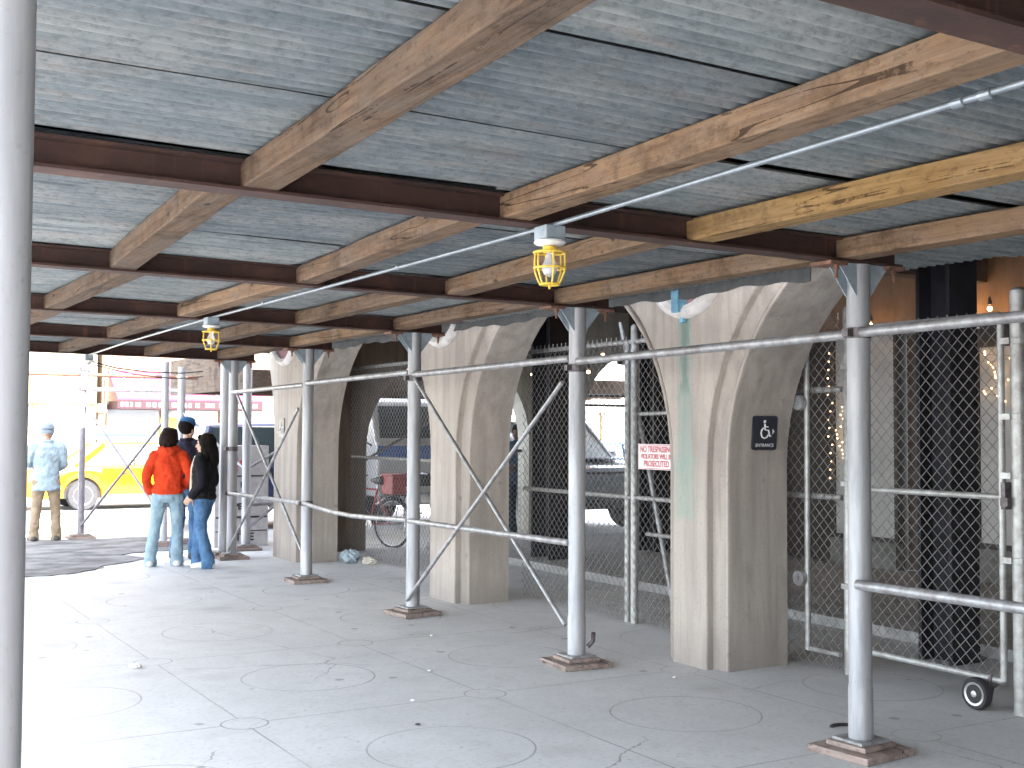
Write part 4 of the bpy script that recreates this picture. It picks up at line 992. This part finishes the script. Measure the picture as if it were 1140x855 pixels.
# local: x lateral, y forward
d = MB(); d.prism([(-.05,.55),(.15,.5),(.15,1.5),(.06,1.58),(-.25,2.32),(-.4,2.4),(-1.7,2.4),(-1.7,.55)], 'x', -1.0, 1.0); d.build('cab', M['vwhite'], tk, local=True, bevel=.05)
d = MB(); d.box((-1.1,-6.0,.85),(1.1,-1.75,2.75)); d.build('cargo_box', M['vwhite'], tk, local=True, bevel=.03)
d = MB(); d.add([(-.9,.06,1.64),(.9,.06,1.64),(.84,-.19,2.24),(-.84,-.19,2.24),(-.9,.0,1.64),(.9,.0,1.64),(.84,-.26,2.24),(-.84,-.26,2.24)], [(0,1,2,3),(7,6,5,4),(0,4,5,1),(1,5,6,2),(2,6,7,3),(3,7,4,0)]); d.build('windshield', M['glass'], tk, local=True)
d = MB(); d.box((-1.0,.155,1.24),(1.0,.175,1.5)); d.build('blue_band', M['vblue'], tk, local=True)
d = MB(); d.box((-.6,.155,.74),(.6,.17,.98)); d.build('grille', M['trim'], tk, local=True)
d = MB(); d.box((-1.02,.1,.4),(1.02,.26,.62)); d.build('front_bumper', M['chrome'], tk, local=True, bevel=.03)
for s in (-1, 1):
    d = MB(); d.box((s*.8-.14,.155,.78),(s*.8+.14,.19,.98)); d.build('headlight', M['lampglass'], tk, local=True, bevel=.02)
    d = MB(); d.tube([(s*1.0,-.1,1.5),(s*1.25,.05,1.6),(s*1.27,.05,1.95),(s*1.1,-.12,2.1)], .015, 6); d.box((s*1.27-.09,.02,1.62),(s*1.27+.09,.07,1.93)); d.build('wing_mirror', M['trim'], tk, local=True)
    for y in (-.75, -4.9): 
        w_ = MB(); w_.lathe([(.25,-.13),(.4,-.13),(.43,-.08),(.43,.08),(.4,.13),(.25,.13)], (s*.85,y,.43), 'x', 24); wv = w_.build('wheel', M['tyre'], tk, smooth=True, local=True)
        w_ = MB(); w_.lathe([(.05,s*.12),(.2,s*.08),(.26,s*.13),(.26,-s*.1)], (s*.85,y,.43), 'x', 20); w_.build('rim', M['rim'], wv, smooth=True, local=True)
car('parked_van', 'silver blue van facing the middle arch behind the fence', (6.75,16.4,0), R(-90), 4.9, 1.95, .38, 1.15, 1.8, .38, 3.85, 1.1, 'vsilver', 1.0, 1.05, (.2,.35,2.8,3.5))
car('parked_car', 'blue hatchback out on the cross street behind the silver van', (10.6,19.4,-.14), 0, 4.4, 1.8, .3, .95, 1.5, .33, 3.45, .85, 'vblue', .8, .9, (.2,.6,2.4,3.1))

vn = [o for o in COL.objects if o.name.startswith('parked_van')][0]
d = MB(); d.box((3.62,-.78,1.165),(4.3,.78,1.19)); d.build('bonnet_panel', M['navy'], vn, local=True)
# sign board box standing by the poles
pb = thing('notice_box', 'pale plywood notice box with red and black letters behind the scaffold poles', 'notice board', (.62,12.25,0))
d = MB(); d.box((.22,12.05,.0),(1.0,12.5,1.42)); d.build('box_panel', pm('pale_poster_paper', (0.5,0.49,0.5),(0.38,0.37,0.38),9,.8), pb, bevel=.01)
for s, x, z, sz, mt in (('JG',.62,1.15,.24,'ink_red'),('IC',.40,1.33,.2,'ink_red'),('US',.66,.86,.13,'ink_black'),('EL',.45,.3,.15,'ink_black'),('ST SE',.62,.13,.15,'ink_black'),('OPEN',.55,.56,.12,'ink_black')):
    text_mesh('lettering', s, sz, M[mt], pb, (x,12.046,z), (R(90),0,0), bold=.004)
for z0, z1 in ((.40,.425),(.21,.225),(.98,1.0)):
    d = MB(); d.box((.24,12.044,z0),(.98,12.047,z1)); d.build('printed_rule', M['ink_black'], pb)

# ================================================================== bicycles
M['bikeblk'] = paint('black_bike_paint', (0.03,0.03,0.035)); M['bikered'] = paint('red_bike_paint', (0.35,0.03,0.04))
def bicycle(label, loc, rz, fm):
    t = thing('bicycle', label, 'bicycle', loc, rz, group='bicycles beyond the far arch')
    r = .335; X0, X1 = -.52, .53
    for x in (X0, X1):
        d = MB(); d.tube([(x+r*math.cos(a*2*math.pi/40),0,r+r*math.sin(a*2*math.pi/40)) for a in range(40)], .019, 8, closed=True); wv = d.build('wheel', M['tyre'], t, smooth=True, local=True)
        d = MB(); d.tube([(x+(r-.02)*math.cos(a*2*math.pi/40),0,r+(r-.02)*math.sin(a*2*math.pi/40)) for a in range(40)], .011, 6, closed=True)
        for i in range(20):
            a = i*2*math.pi/20; d.tube([(x,(.02 if i % 2 else -.02),r),(x+(r-.02)*math.cos(a),0,r+(r-.02)*math.sin(a))], .0022, 4)
        d.lathe([(.012,-.045),(.02,-.04),(.02,.04),(.012,.045)], (x,0,r), 'y', 10); d.build('rim', M['rim'], wv, local=True)
        d = MB(); d.tube([(x+(r+.035)*math.cos(R(a)),0,r+(r+.035)*math.sin(R(a))) for a in (range(20,170,10) if x < 0 else range(35,140,10))], .016, 6); d.build('mudguard', M['bikeblk'], t, smooth=True, local=True)
    bb, st, hd, hb = (-.08,0,.30), (-.22,0,.80), (.37,0,.82), (.39,0,.68)
    d = MB()
    for a, c, rr in ((bb,st,.016),(st,hd,.015),(bb,hb,.018),(hd,hb,.02)): d.tube([a,c], rr, 10)
    for s in (-.045, .045):
        d.tube([(bb[0],0,bb[2]),(X0,s,r)], .009, 8); d.tube([(st[0]+.02,0,.72),(X0,s,r)], .008, 8)
    d.build('frame', M[fm], t, smooth=True, local=True)
    d = MB()
    for s in (-.045, .045): d.tube([(.395,s*.6,.66),(.42,s,.62),(.47,s,.45),(X1,s,r)], .011, 8)
    d.tube([(.39,0,.66),(.36,0,.93)], .014, 8); d.build('fork', M[fm], t, smooth=True, local=True)
    d = MB(); d.tube([(.25,-.29,.98),(.33,-.2,.99),(.37,-.08,.95),(.37,.08,.95),(.33,.2,.99),(.25,.29,.98)], .012, 8); d.build('handlebar', M['chrome'], t, smooth=True, local=True)
    d = MB(); d.tube([(-.22,0,.79),(-.245,0,.90)], .013, 8); d.build('seat_post', M['chrome'], t, local=True)
    d = MB(); d.tube([(-.39,0,.925),(-.33,0,.93),(-.2,0,.925),(-.1,0,.93)], [.03,.075,.05,.018], 12); sv = d.build('saddle', M['trim'], t, smooth=True, local=True)
    d = MB(); d.lathe([(.03,.055),(.09,.052),(.095,.055),(.09,.058),(.03,.06)], (-.08,0,.30), 'y', 20); d.tube([(-.08,.065,.3),(.04,.075,.18)], .009, 6); d.tube([(-.08,-.065,.3),(-.2,-.075,.42)], .009, 6); d.box((.0,.07,.165),(.09,.15,.185)); d.box((-.25,-.15,.41),(-.16,-.07,.43)); d.build('crankset', M['chrome'], t, local=True)
    d = MB(); d.box((-.72,-.07,.725),(-.33,.07,.74)); d.tube([(-.6,.06,.73),(X0,.05,.36)], .006, 6); d.tube([(-.6,-.06,.73),(X0,-.05,.36)], .006, 6); d.build('rack', M['bikeblk'], t, local=True)
    return t
bicycle('black bicycle with a red box on its rack parked beyond the far arch', (2.25,11.45,0), R(112), 'bikered')
bicycle('black bicycle parked deeper behind the first one, partly behind a pole', (3.1,11.75,0), R(70), 'bikeblk')
d = MB(); d.box((2.36,10.80,.745),(2.57,11.16,1.0)); d.box((2.35,10.79,1.002),(2.58,11.17,1.03))
solo(d, 'delivery_box', pm('red_box', (0.42,0.06,0.07),(0.34,0.045,0.05),10,.5), 'dark red delivery box carried on the rack of the nearer bicycle', 'box', (2.45,10.99,.745), bevel=.01)

# ================================================================== people
for nm, c1, c2, rg in (('skin',(0.5,0.33,0.25),(0.44,0.28,0.2),.5),('skin_silhouette',(0.09,0.055,0.04),(0.07,0.04,0.03),.5),('hair',(0.010,0.007,0.006),(0.005,0.004,0.003),.75),('hair_brown',(0.02,0.011,0.008),(0.01,0.006,0.005),.75),
    ('fleece_red',(0.55,0.055,0.018),(0.42,0.035,0.012),.95),('jacket_black',(0.014,0.013,0.016),(0.008,0.008,0.01),.85),('jacket_navy',(0.02,0.02,0.035),(0.012,0.012,0.022),.8),('jacket_pale',(0.27,0.34,0.39),(0.2,0.26,0.3),.85),
    ('jeans_pale',(0.26,0.35,0.40),(0.17,0.245,0.30),.9),('jeans_blue',(0.085,0.17,0.29),(0.045,0.095,0.19),.9),('khaki',(0.27,0.21,0.15),(0.2,0.155,0.105),.9),('cap_blue',(0.04,0.12,0.25),(0.03,0.09,0.19),.85),('cap_grey',(0.2,0.24,0.28),(0.15,0.18,0.22),.85),
    ('shoe_white',(0.62,0.62,0.62),(0.5,0.5,0.5),.6),('shoe_dark',(0.05,0.045,0.04),(0.03,0.03,0.03),.6),('cream_trim',(0.6,0.52,0.42),(0.5,0.43,0.34),.9),('cloth_silhouette',(0.03,0.045,0.06),(0.02,0.03,0.04),.9),('eye',(0.02,0.015,0.012),(0.015,0.01,0.01),.2),('lips',(0.32,0.12,0.1),(0.28,0.1,0.09),.5)):
    M[nm] = pm(nm, c1, c2, 9, rg, bmp=.25 if rg > .8 else .05, bdist=.004, spec=.12 if rg >= .75 else .4)
CL = bpy.data.textures.new('cloth_folds', 'CLOUDS'); CL.noise_scale = .085; CL.noise_depth = 3
def rings(mb, rr, n=20):
    """stacked ellipses: (cx, cy, cz, rx, ry)"""
    vs, fs = [], []
    for (cx, cy, cz, rx, ry) in rr:
        for j in range(n):
            a = 2*math.pi*j/n; vs.append((cx+rx*math.cos(a), cy+ry*math.sin(a), cz))
    for i in range(len(rr)-1):
        for j in range(n): fs.append((i*n+j, i*n+(j+1) % n, (i+1)*n+(j+1) % n, (i+1)*n+j))
    fs += [tuple(range(n))[::-1], tuple((len(rr)-1)*n+j for j in range(n))]
    return mb.add(vs, fs)
def limb(mb, pts, rad, n=14):
    """smooth tapered limb through joints, rounded ends"""
    P = [Vector(p) for p in pts]; out, rr = [], []
    for i in range(len(P)-1):
        k = 5
        for q in range(k):
            t = q/k; out.append(P[i].lerp(P[i+1], t)); rr.append(rad[i]+(rad[i+1]-rad[i])*t)
    out.append(P[-1]); rr.append(rad[-1])
    for _ in range(2):
        o2 = [out[0]]+[(out[i-1]+out[i]*2+out[i+1])/4 for i in range(1, len(out)-1)]+[out[-1]]; out = o2
    mb.tube(out, rr, n)
    mb.ball(out[0], rr[0]*.98, 6); mb.ball(out[-1], rr[-1]*.98, 6)
def hand(mb, w_, dr, nrm, side, curl=.5):
    """palm and five bent fingers from the wrist along dr; nrm: palm side"""
    w_, dr, nrm = Vector(w_), Vector(dr).normalized(), Vector(nrm).normalized(); nrm = (nrm-dr*nrm.dot(dr)).normalized(); sd_ = dr.cross(nrm)*side
    for u in (-.026, -.009, .009, .026): limb(mb, [w_+sd_*u*.6, w_+dr*.05+sd_*u, w_+dr*.088+sd_*u], [.016,.016,.0135], 8)
    for u, ln in ((-.029,.058),(-.010,.070),(.010,.076),(.029,.068)):
        p = w_+dr*.085+sd_*u; d_ = dr.copy(); pts = [p]
        for s_ in range(3):
            d_ = (d_+nrm*curl*(.5+.35*s_)).normalized(); p = p+d_*ln*(.45,.32,.23)[s_]; pts.append(p)
        limb(mb, pts, [.0105,.0095,.0085,.007], 8)
    p = w_+dr*.025+sd_*.03; limb(mb, [p, p+(dr*.6+sd_*.7+nrm*.2)*.035, p+(dr*.9+sd_*.75+nrm*.5)*.062, p+(dr*1.2+sd_*.7+nrm*.7)*.08], [.014,.012,.0105,.008], 8)
def fin(o, vox, disp=0.0, sm=4):
    m_ = o.modifiers.new('remesh', 'REMESH'); m_.mode = 'VOXEL'; m_.voxel_size = vox; m_.use_smooth_shade = True
    s_ = o.modifiers.new('smooth', 'SMOOTH'); s_.factor = .5; s_.iterations = sm
    if disp:
        dm = o.modifiers.new('folds', 'DISPLACE'); dm.texture = CL; dm.strength = disp; dm.mid_level = .5; dm.texture_coords = 'LOCAL'
    return o
def person(label, loc, rz, H, J, top, bottom, shoe, skin='skin', hair=None, hairstyle='short', hat=None, hem=.88, build=1.0, hood=False, female=False, head_yaw=0.0, head_tilt=0.0, flare=.07, collar=True, group=None):
    t = thing('person', label, 'person', loc, rz, group); t.scale = (H/1.7,)*3
    sw, hw = (.165, .098) if female else (.19, .092)
    D = dict(shL=(-sw,0,1.385), shR=(sw,0,1.385), elL=(-sw-.05,-.03,1.10), elR=(sw+.05,-.03,1.10), wrL=(-sw-.06,.05,.87), wrR=(sw+.06,.05,.87),
             hiL=(-hw,0,.90), hiR=(hw,0,.90), knL=(-.10,.02,.49), knR=(.10,.02,.49), anL=(-.11,-.02,.085), anR=(.11,-.02,.085), toeL=-.05, toeR=.05)
    D.update(J); V = {k: Vector(v) if isinstance(v, tuple) else v for k, v in D.items()}
    # ---- body
    b = MB()
    rings(b, [(0,0,.80,.13,.09),(0,0,.88,.155,.105),(0,0,.98,.14,.09),(0,.005,1.08,.125,.085),(0,.005,1.2,.145,.095),(0,0,1.32,.155,.095),(0,-.005,1.39,.14,.075),(0,-.01,1.43,.075,.06)])
    limb(b, [(0,-.012,1.41),(0,.0,1.5),(0,.01,1.55)], [.058,.053,.05])
    Mh = Matrix.Translation((0,0,1.50)) @ Matrix.Rotation(head_yaw, 4, 'Z') @ Matrix.Rotation(head_tilt, 4, 'Y') @ Matrix.Translation((0,0,-1.50))
    hb = MB()
    hb.ball((0,-.008,1.612), .1, 12, (.76,.95,.92)); hb.ball((0,.022,1.555), .068, 10, (.86,1.0,1.0)); hb.ball((0,.052,1.50), .026, 8, (1.1,1,.9)); limb(hb, [(-.05,.0,1.53),(0,.045,1.495),(.05,.0,1.53)], [.022,.022,.022], 8)
    limb(hb, [(0,.083,1.605),(0,.098,1.575),(0,.105,1.560)], [.009,.012,.014], 8); hb.ball((0,.086,1.525), .018, 6, (1.4,.7,.5)); limb(hb, [(-.045,.068,1.625),(0,.082,1.628),(.045,.068,1.625)], [.01,.011,.01], 8)
    for s in (-1, 1): hb.ball((s*.078,-.005,1.572), .026, 8, (.35,.75,1.15)); hb.ball((s*.036,.062,1.568), .022, 8, (1,.7,.8))
    hb.v = [tuple(Mh @ Vector(v)) for v in hb.v]; b.v, b.f = b.v, b.f
    b.add(hb.v, hb.f)
    for s in 'LR':
        limb(b, [V['sh'+s],V['el'+s],V['wr'+s]], [.05,.038,.026]); limb(b, [V['hi'+s],V['kn'+s],V['an'+s]], [.078,.052,.036])
        fw = (V['wr'+s]-V['el'+s]).normalized(); inn = Vector((1 if s == 'L' else -1, .2, 0))
        hand(b, V['wr'+s], (fw+Vector((0,0,-.25))).normalized(), inn, 1 if s == 'L' else -1, .45)
        a = V['an'+s]; limb(b, [a+Vector((0,-.02,-.03)), a+Vector((V['toe'+s]*.5,.06,-.045))], [.032,.024])
    bo = fin(b.build('body', M[skin], t, local=True), .0075, 0, 2)
    for s in (-1, 1):
        e = MB(); e.ball(tuple(Mh @ Vector((s*.033,.077,1.602))), .0085, 6); e.build('eye', M['eye'], t, local=True, smooth=True)
    e = MB(); limb(e, [tuple(Mh @ Vector((x,.094-abs(x)*.35,1.527))) for x in (-.02,0,.02)], [.004,.006,.004], 6); e.build('mouth', M['lips'], t, local=True, smooth=True)
    # ---- trousers
    k = MB()
    rings(k, [(0,0,.80,.14,.10),(0,-.005,.86,.172*build,.125*build),(0,-.01,.92,.17*build,.122*build),(0,0,1.0,.15*build,.105*build),(0,0,1.03,.145*build,.10*build)])
    for s in 'LR':
        a = V['an'+s]; limb(k, [V['hi'+s]+Vector((0,-.01,-.02)),V['kn'+s],a+Vector((0,0,.06)),a+Vector((0,.005,-.045))], [.098*build,.066*build,flare*.92,flare], 16)
    fin(k.build('trousers', M[bottom], t, local=True), .010, .034)
    # ---- shoes
    for s in 'LR':
        a = V['an'+s]; q = MB(); tp = a+Vector((V['toe'+s],.17,-.05)); hl = a+Vector((0,-.06,-.045))
        limb(q, [hl, a+Vector((V['toe'+s]*.4,.05,-.04)), tp], [.044,.05,.038], 12)
        q.v = [(x, y, max(z, .003)) for x, y, z in q.v]
        fin(q.build('shoe', M[shoe], t, local=True), .009, 0, 2)
    # ---- jacket
    j = MB(); bw = build
    rings(j, [(0,0,hem,.178*bw,.135*bw),(0,-.003,hem+.03,.185*bw,.14*bw),(0,0,1.04,.165*bw,.125*bw),(0,0,1.16,.17*bw,.128*bw),(0,-.005,1.28,.18*bw,.13*bw),(0,-.01,1.36,.17*bw,.115*bw),(0,-.015,1.42,.11,.09),(0,-.015,1.455,.075,.075)])
    for s in 'LR':
        w2 = V['el'+s].lerp(V['wr'+s], .93); sh = V['sh'+s]
        limb(j, [Vector((sh.x*.55,-.01,1.39)),sh+Vector((0,-.005,-.012)),V['el'+s],w2], [.075,.078*bw,.06*bw,.047*bw], 14)
    if hood:
        j.tube([(.09*math.cos(a*2*math.pi/20), -.02+.085*math.sin(a*2*math.pi/20), 1.475+.03*math.sin(a*2*math.pi/20)) for a in range(20)], .042, 10, closed=True)
        limb(j, [(-.09,-.07,1.46),(0,-.125,1.43),(.09,-.07,1.46)], [.05,.062,.05], 10)
    elif collar: j.tube([(.072*math.cos(a*2*math.pi/20), -.012+.07*math.sin(a*2*math.pi/20), 1.46) for a in range(20)], .024, 8, closed=True)
    fin(j.build('jacket', M[top], t, local=True), .010, .036)
    # ---- hair, hat
    if hair:
        h = MB(); h.ball((0,-.026,1.63), .118, 12, (.80,.93,.93))
        if hairstyle == 'bob':
            h.ball((0,-.055,1.575), .108, 10, (.88,.72,1.05)); limb(h, [(-.07,-.02,1.62),(-.076,0,1.53)], [.03,.022], 8); limb(h, [(.07,-.02,1.62),(.076,0,1.53)], [.03,.022], 8)
        if hairstyle == 'long':
            limb(h, [(0,-.075,1.62),(0,-.10,1.5),(.0,-.115,1.36),(.0,-.11,1.26)], [.075,.085,.085,.045], 14)
            for s in (-1, 1): limb(h, [(s*.062,-.035,1.64),(s*.083,-.03,1.55),(s*.085,-.045,1.42),(s*.08,-.05,1.3)], [.03,.034,.04,.022], 10)
            limb(h, [(-.05,.06,1.675),(0,.055,1.70),(.05,.06,1.675)], [.02,.024,.02], 8)
        if hairstyle != 'short':
            rs = random.Random(len(label)); ze = 1.50 if hairstyle == 'bob' else 1.27
            for q in range(34):
                a = R(-215+250*q/33); ca, sa = math.cos(a), math.sin(a)
                if hairstyle == 'long' and sa > .35: continue
                wv_ = rs.uniform(-.012,.012); e = ze+rs.uniform(-.03,.05)+(.05 if sa > .2 else 0)
                pts = [(.02*ca,-.02+.02*sa,1.735),(.065*ca+wv_,-.022+.08*sa,1.715),(.092*ca,-.026+.112*sa,1.645),(.098*ca+wv_,-.03+.115*sa,1.57)]
                pts += [(.094*ca-wv_,-.03+.11*sa,(1.57+e)/2),(.08*ca+wv_,-.03+.10*sa,e)]
                h.tube(pts, [.012,.017,.019,.02,.017,.007], 6)
        h.v = [tuple(Mh @ Vector(v)) for v in h.v]
        fin(h.build('hair', M[hair], t, local=True), .0075 if hairstyle != 'short' else .0085, .01, 1)
    if hat:
        h = MB(); h.lathe([(.094,1.575),(.097,1.6),(.097,1.632)] if hat != 'cap_blue' else [(.084,1.632)],(0,0,0),'z',24) if hat != 'cap_blue' else None; h.lathe([(.084,1.632),(.091,1.645),(.092,1.68),(.082,1.715),(.055,1.738),(.02,1.746),(.002,1.747)], (0,0,0), 'z', 24)
        h.v = [(x, y*1.2-.008, z) for x, y, z in h.v]
        if hat == 'cap_blue': h.prism([(-.075,.085),(-.07,.14),(-.035,.185),(.035,.185),(.07,.14),(.075,.085)], 'z', 1.640, 1.650)
        else: h.tube([(.093*math.cos(a*2*math.pi/20), -.008+.112*math.sin(a*2*math.pi/20), 1.65) for a in range(20)], .014, 8, closed=True)
        h.v = [tuple(Mh @ Vector(v)) for v in h.v]
        h.build('hat', M[hat], t, local=True, smooth=True)
    return t
person('person in a bright orange-red fleece and pale jeans seen from behind', (-.93,10.12,0), -.30, 1.63,
    dict(elL=(-.275,-.05,1.12), wrL=(-.225,.07,.92), elR=(.285,-.06,1.13), wrR=(.18,.12,.98), anL=(-.20,-.02,.085), knL=(-.15,.02,.49), anR=(.12,.0,.085), knR=(.12,.03,.49), hiL=(-.095,0,.9), hiR=(.095,0,.9)),
    'fleece_red', 'jeans_pale', 'shoe_white', hair='hair_brown', hairstyle='bob', hood=True, hem=.90, build=1.05, female=True, head_yaw=-.35, head_tilt=.12, flare=.082)
pw = person('person with long dark hair in a black jacket with a cream edge and blue jeans', (-.60,9.76,0), .95, 1.57,
    dict(elL=(-.24,-.07,1.10), wrL=(-.20,.10,.93), elR=(.24,-.07,1.10), wrR=(.2,.10,.93), anL=(-.10,-.10,.085), knL=(-.10,-.0,.49), anR=(.09,.10,.085), knR=(.10,.10,.49)),
    'jacket_black', 'jeans_blue', 'shoe_white', hair='hair', hairstyle='long', hem=.88, build=1.12, female=True, head_yaw=.1, flare=.088)
d = MB()
for s in (-1, 1): limb(d, [(s*.05,.10,1.43),(s*.045,.145,1.3),(s*.04,.152,1.15),(s*.045,.155,.98),(s*.05,.158,.90)], [.014,.018,.018,.02,.018], 8)
d.build('jacket_edge', M['cream_trim'], pw, local=True, smooth=True)
person('person in a blue cap and dark jacket standing behind the other two', (-.50,10.85,0), -.75, 1.76, dict(anL=(-.14,-.02,.085)), 'jacket_navy', 'jeans_blue', 'shoe_dark', hair='hair', hat='cap_blue', hem=.86, build=1.05, head_yaw=-.25)
person('person in a pale jacket, grey hat and khaki trousers facing the taxi', (-1.66,14.1,0), -.1, 1.70, dict(elL=(-.26,.02,1.12), wrL=(-.2,.2,1.12), elR=(.24,.0,1.10), wrR=(.14,.2,1.05), anL=(-.16,0,.085), anR=(.15,.02,.085), knL=(-.13,.02,.49), knR=(.13,.03,.49)),
    'jacket_pale', 'khaki', 'shoe_dark', hat='cap_grey', hem=.74, build=1.08, flare=.075)
person('person in dark clothes silhouetted in the bright arched opening', (4.84,11.55,0), 1.9, 1.72, dict(elL=(-.25,.02,1.10), wrL=(-.14,.2,1.08)), 'cloth_silhouette', 'cloth_silhouette', 'shoe_dark', skin='skin_silhouette', hair='hair', hem=.84, build=1.0, head_yaw=.3)  # skin and clothes painted dark to give the backlit silhouette
